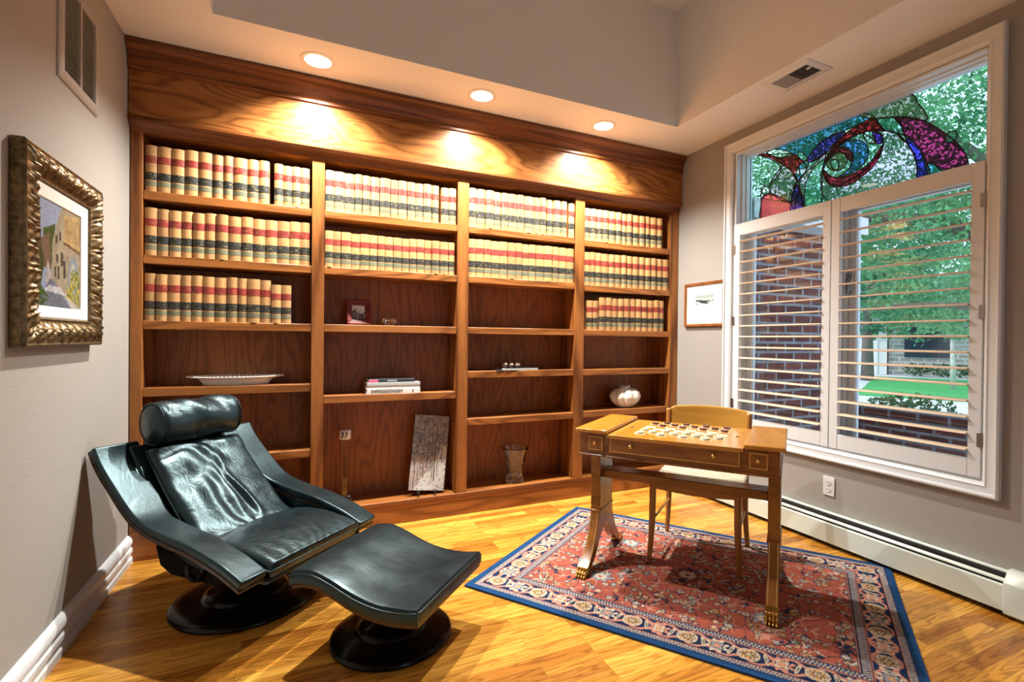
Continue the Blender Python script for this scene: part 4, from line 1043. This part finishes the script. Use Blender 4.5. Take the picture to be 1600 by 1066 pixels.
cushion('back_cushion', [(.040, .345), (-.028, .380), (-.118, .466), (-.206, .556), (-.296, .664), (-.330, .706)], lambda v: .475-.035*v, .06, wr_back, rc)
# head pillow
def pill(u, v):
    a = 2*PI*u; x = (v-.5)*2; e = (1-abs(x)**22)**.5 if abs(x) < 1 else 0; e = max(e, .02)
    r = .088*e*(1+.035*math.sin(3*a+5*x)+.03*math.sin(7*x+2*a)*math.sin(a)+.022*math.sin(16*x+4*a)*max(0, math.sin(a)))
    return (-.362+r*1.02*math.cos(a), x*.202, .804+r*1.12*math.sin(a))
hp = B().grid(pill, 40, 48, cu=True).build('head_pillow', M['leather'], rc, smooth=True)
for s in (-1, 1):
    b = B(); b.tube([(-.362+.0865*math.cos(2*PI*k/30), s*.187, .804+.095*math.sin(2*PI*k/30)) for k in range(30)], .0035, 6, closed=True); b.build('piping', M['leather_smooth'], hp, smooth=True)
for s in (-1, 1):
    b = B(); b.tube(curve([(-.42, s*.16, .79), (-.44, s*.16, .73), (-.40, s*.16, .68)]), .012, 8); b.build('pillow_strap', M['leather_smooth'], hp, smooth=True)
# under-body, tilt knob, base
b = B(); b.prism([(-.26, .36), (-.27, .28), (-.24, .205), (-.17, .175), (.10, .175), (.22, .215), (.30, .255), (.30, .268), (-.10, .27), (-.2, .38)], -.23, .23, 'y'); b.build('underbody', M['black_lacquer'], rc, bevel=.045, seg=6)
B().lathe([(.03, 0), (.045, 0), (.05, .008), (.045, .018), (.034, .014), (.03, .004)], 28, M=Matrix.Translation((-.01, -.231, .225)) @ Matrix.Rotation(PI/2, 4, 'X')).build('tilt_knob', M['black_lacquer'], rc, smooth='auto', weld=True)
def pedestal(par, R, zt):
    B().lathe([(0, 0), (R-.006, 0), (R, .004), (R, .014), (R-.01, .022), (R-.05, .030), (R*.62, .038), (R*.57, .040), (R*.56, .05), (R*.50, .062), (R*.30, .072), (.06, .08), (0, .082)], 56).build('base_disc', M['black_lacquer'], par, smooth=True)
    B().lathe([(.058, .07), (.052, .09), (.052, zt-.03), (.075, zt-.012), (.075, zt), (0, zt)], 32).build('column', M['black_lacquer'], par, smooth='auto')
pedestal(rc, .30, .178)

# ================================================================== OTTOMAN
t = ot = thing('ottoman', 'black leather footstool with a curved top on a round pedestal', 'ottoman', (1.166, -1.221, 0), -.763)
OT = [(-.277, .322), (-.235, .336), (-.167, .340), (-.089, .319), (-.021, .294), (.052, .274), (.131, .265), (.207, .268), (.277, .279)]
P = curve(OT, 5)
def ott(u, v, top=True, th=.050):
    k = v*(len(P)-1); i = min(int(k), len(P)-2); q = k-i; f = P[i][0]*(1-q)+P[i+1][0]*q; z = P[i][1]*(1-q)+P[i+1][1]*q
    eu = min(1, min(u, 1-u)*.514/.014); ev = min(1, min(v, 1-v)*.56/.014); e = (1-(1-eu)**2.2)**.5*(1-(1-ev)**2.2)**.5
    x = (u-.5)*2
    if top: z += -.014*(1-e) + .004*(1-x*x)+ (.0022*math.sin(30*v*(1+.2*x)+9*x+3)*max(0, x*-1-.2)*max(0, v-.4)*2.2 + .0006*math.sin(11*x+7*v+2*math.sin(5*v)))*e
    else: z += -th
    return (f, x*.257, z)
b = B(); b.grid(lambda u, v: ott(u, v), 60, 60); b.grid(lambda u, v: ott(u, v, False), 60, 60)
rim = [(0, k/59) for k in range(60)]+[(k/59, 1) for k in range(1, 60)]+[(1, 1-k/59) for k in range(1, 60)]+[(1-k/59, 0) for k in range(1, 59)]
L = len(rim); b.add([ott(*q) for q in rim]+[ott(*q, False) for q in rim], [(i, (i+1) % L, (i+1) % L+L, i+L) for i in range(L)])
o = b.build('cushion', M['leather_smooth'], ot, smooth='auto', weld=True)
B().tube([ott(*q) for q in rim[::3]], .004, 6, closed=True).build('piping', M['leather_smooth'], o, smooth=True)
b = B(); pts = [(p[0]*.985, p[1]-.0505) for p in P]; lo = [(p[0]*.985, p[1]-.068) for p in P[::-1]]
b.prism(pts+lo, -.252, .252, 'y'); b.build('wood_shell', M['veneer_black'], ot, bevel=.004)
pedestal(ot, .238, .222)

# ================================================================== OUTSIDE
AZ = math.radians(27.5); GU = Vector((math.cos(AZ), math.sin(AZ), 0)); GV = Vector((-math.sin(AZ), math.cos(AZ), 0)); OB = Vector((CAM.x, CAM.y, 0))
GZ = -.38
def OP(u, v, z=0): return OB+GU*u+GV*v+Vector((0, 0, z))
def omat(u, v, z=0): return Matrix.Translation(OP(u, v, z)) @ Matrix.Rotation(AZ, 4, 'Z')
struct(B(omat(0, 0)).box(4.2, 60, -30, 40, GZ-.3, GZ-.01), 'ground', M['concrete'], 'pale concrete street and driveway outside the window', 'ground')
struct(B(omat(0, 0)).box(18, 28.5, -16, 1.35, GZ-.008, GZ+.02), 'lawn', M['grass'], 'bright green lawn across the street', 'lawn')
wy = -.40
b = B(); b.box(RW+.15, 5.22, wy, wy+.25, GZ, 2.14)
struct(b, 'wall_outside', M['brick_x'], 'dark red brick wing wall seen through the left shutter', 'wall')
b = B(); b.box(RW+.15, 5.22, wy-.22, wy+.5, 2.14, 2.17); b.box(RW+.15, 5.22, wy-.24, wy-.22, 2.13, 2.27); b.box(RW+.15, 5.22, wy-.22, wy+.5, 2.25, 2.28)
struct(b, 'trim_1', M['siding'], 'white eave boards above the brick wing wall', 'trim')
t = thing('brick_planter', 'low dark brick planter wall outside the right shutter', 'planter', (5.22, -2.2, GZ))
B().box(0, .24, -2.4, 2.02, 0, .98).build('brick_body', M['brick_y'], t); B().box(-.02, .26, -2.42, 2.02, .98, 1.04).build('brick_cap', M['brick_y'], t)

def leaves(b, c, R, n, s, rs, squash=(1, 1, 1), hollow=.3, clump=0):
    V = []; F = []; sq = np.array(squash)
    if clump:
        cc = [np.array(c)+(lambda d: d/np.linalg.norm(d))(rs.normal(size=3))*(hollow+(1-hollow)*rs.rand()**.5)*R*sq for _ in range(clump)]
    for _ in range(n):
        if clump:
            p = cc[rs.randint(clump)]+rs.normal(size=3)*R*.17*np.array((1, 1, .45))
        else:
            d = rs.normal(size=3); d /= np.linalg.norm(d); p = np.array(c)+d*(hollow+(1-hollow)*rs.rand()**.5)*R*sq
        q = rs.normal(size=3); q /= np.linalg.norm(q); w = np.cross(q, rs.normal(size=3)); w /= np.linalg.norm(w); k = s*rs.uniform(.6, 1.3)
        m = len(V); V += [tuple(p-q*k), tuple(p+w*k*.55+q*k*.1), tuple(p+q*k), tuple(p-w*k*.55+q*k*.1)]; F.append((m, m+1, m+2, m+3))
    b.add(V, F)
def fbuild(b, name, m, parent):
    me = bpy.data.meshes.new(name); me.from_pydata(b.v, [], b.f); me.materials.append(m); o = bpy.data.objects.new(name, me); COL.objects.link(o); o.parent = parent; return o
rs = np.random.RandomState(12)
def tree(label, u, v, trunk_r, th, blobs, lm, bark, leaf, dens, name='tree', limbs=()):
    p = OP(u, v, GZ); t = thing(name, label, 'tree', p, AZ)
    b = B(); b.tube([(0, 0, 0), (.03, .02, th*.5), (0, .05, th)], [trunk_r*1.25, trunk_r, trunk_r*.75], 10)
    b.build('trunk', M[bark], t, smooth=True)
    if limbs:
        b = B()
        for L in limbs: b.tube(curve(L[0], 5), [L[1]*(1-.75*k/(len(L[0])*5)) for k in range((len(L[0])-1)*5+1)], 8)
        b.build('limbs', M[bark], t, smooth=True)
    b = B()
    for (x, y, z, r) in blobs: leaves(b, (x, y, z), r, int(dens*r*r), leaf, rs, (1, 1, .75), .2, 44)
    fbuild(b, 'foliage', M[lm], t); return t
# big near tree: trunk right of view, limbs reaching left over the yard
bl = [(-.3, 1.3, 3.0, 1.15), (.6, 2.6, 2.9, 1.2), (.2, .3, 3.6, 1.2), (-.2, 2.2, 4.3, 1.4), (.4, 3.8, 3.7, 1.5), (.2, 5.2, 3.6, 1.4), (-.3, .6, 5.0, 1.5), (.0, 3.6, 5.3, 1.5), (-.2, -.8, 4.2, 1.4), (.3, 1.6, 2.25, .8), (0, 6.3, 4.6, 1.4), (.5, 1.0, 2.0, .6), (-.2, -.4, 5.7, 1.3), (0, -1.7, 5.6, 1.4), (.3, -1.4, 6.8, 1.4), (.2, .6, 6.6, 1.3), (0, 2.4, 6.2, 1.3)]
tree('large leafy maple tree reaching over the yard outside the window', 10.2, -1.7, .26, 3.2, bl, 'leaf', 'bark', .042, 2000, 'maple_tree',
     limbs=[([(0, 0, 2.2), (.0, .8, 3.2), (.1, 2.0, 3.7), (.2, 4.2, 4.0)], .15), ([(0, 0, 1.5), (-.2, .7, 2.05), (-.2, 1.5, 2.2), (.1, 2.4, 2.15)], .07), ([(0, 0, 2.8), (-.1, .6, 4), (.2, 1.5, 5.2)], .12), ([(0, 0, 2.4), (-.3, -.8, 3.6), (0, -1.2, 4.6)], .1)])
for k, (u, v, hgt, lab) in enumerate(((22.5, -1.15, 2.0, 'slim pale trunked young tree nearer the stone house'), (20.0, -1.75, 2.0, 'slim pale trunked young tree at the right end of the lawn'))):
    tree(lab, u, v, .07, hgt, [(0, 0, hgt+.6, 1.0), (.2, .5, hgt+1.3, 1.1), (-.1, -.5, hgt+1.5, 1.1)], 'leaf2', 'pale_bark', .12, 330, 'young_tree')
for k, (u, v, z, r, lab) in enumerate(((25.5, 1.5, 3.4, 2.1, 'dense green tree in front of the white garage'), (22, 9.5, 4.5, 3.2, 'broad dark tree behind the brick wing at left'), (23, -9, 4.5, 3.4, 'broad dark tree at the far right behind the lawn'), (49, 3, 9.0, 6, 'tall tree rising behind the neighbouring house'))):
    tree(lab, u, v, .2, z, [(0, 0, z, r), (0, r*.5, z+r*.5, r*.8), (0, -r*.5, z+r*.45, r*.8)], 'leaf2', 'bark', .2, 150, 'background_tree')
p = OP(6.2, .02, GZ)
t = thing('shrub', 'dark green spreading shrub behind the brick planter wall', 'shrub', p, AZ)
b = B(); leaves(b, (0, 0, .86), .36, 900, .035, rs, (1, 1.25, .62), .1); leaves(b, (.1, .30, .80), .2, 300, .035, rs, (1, 1.2, .6), .1); fbuild(b, 'foliage', M['shrub'], t)
b = B()
for k in range(7): b.tube([(0, 0, 0), (.1*math.cos(k), .2*math.sin(k), .9)], [.012, .006], 6)
b.build('stems', M['bark'], t, smooth=True)
# neighbour's house
t = thing('neighbor_house', 'white garage and grey stone house across the lawn', 'house', OP(31, 0, GZ), AZ)
B().box(0, 8, -9, .95, 0, 3).build('stone_wall', M['stone_wall'], t); B().box(-.2, 8, 1.0, 8, 0, 3).build('garage_wall', M['siding'], t)
B().box(-.26, -.2, 1.4, 6.2, 0, 2.3).build('garage_door', M['paper'], t); B().box(-.05, .0, -1.5, .3, .9, 2.4).build('window', M['dark_glass'], t)
B().prism([(-.8, 2.9), (4, 5.2), (8.8, 2.9)], -9.5, 8.5, 'y').build('roof', M['roof'], t)
b = B()
for k in range(5): leaves(b, (-.9, -.2-k*.9, .35), .55, 160, .09, rs, (1, 1, .6), .1)
t = thing('hedge', 'low clipped hedge along the foot of the stone house', 'hedge', OP(31, 0, GZ), AZ); fbuild(b, 'foliage', M['shrub'], t)
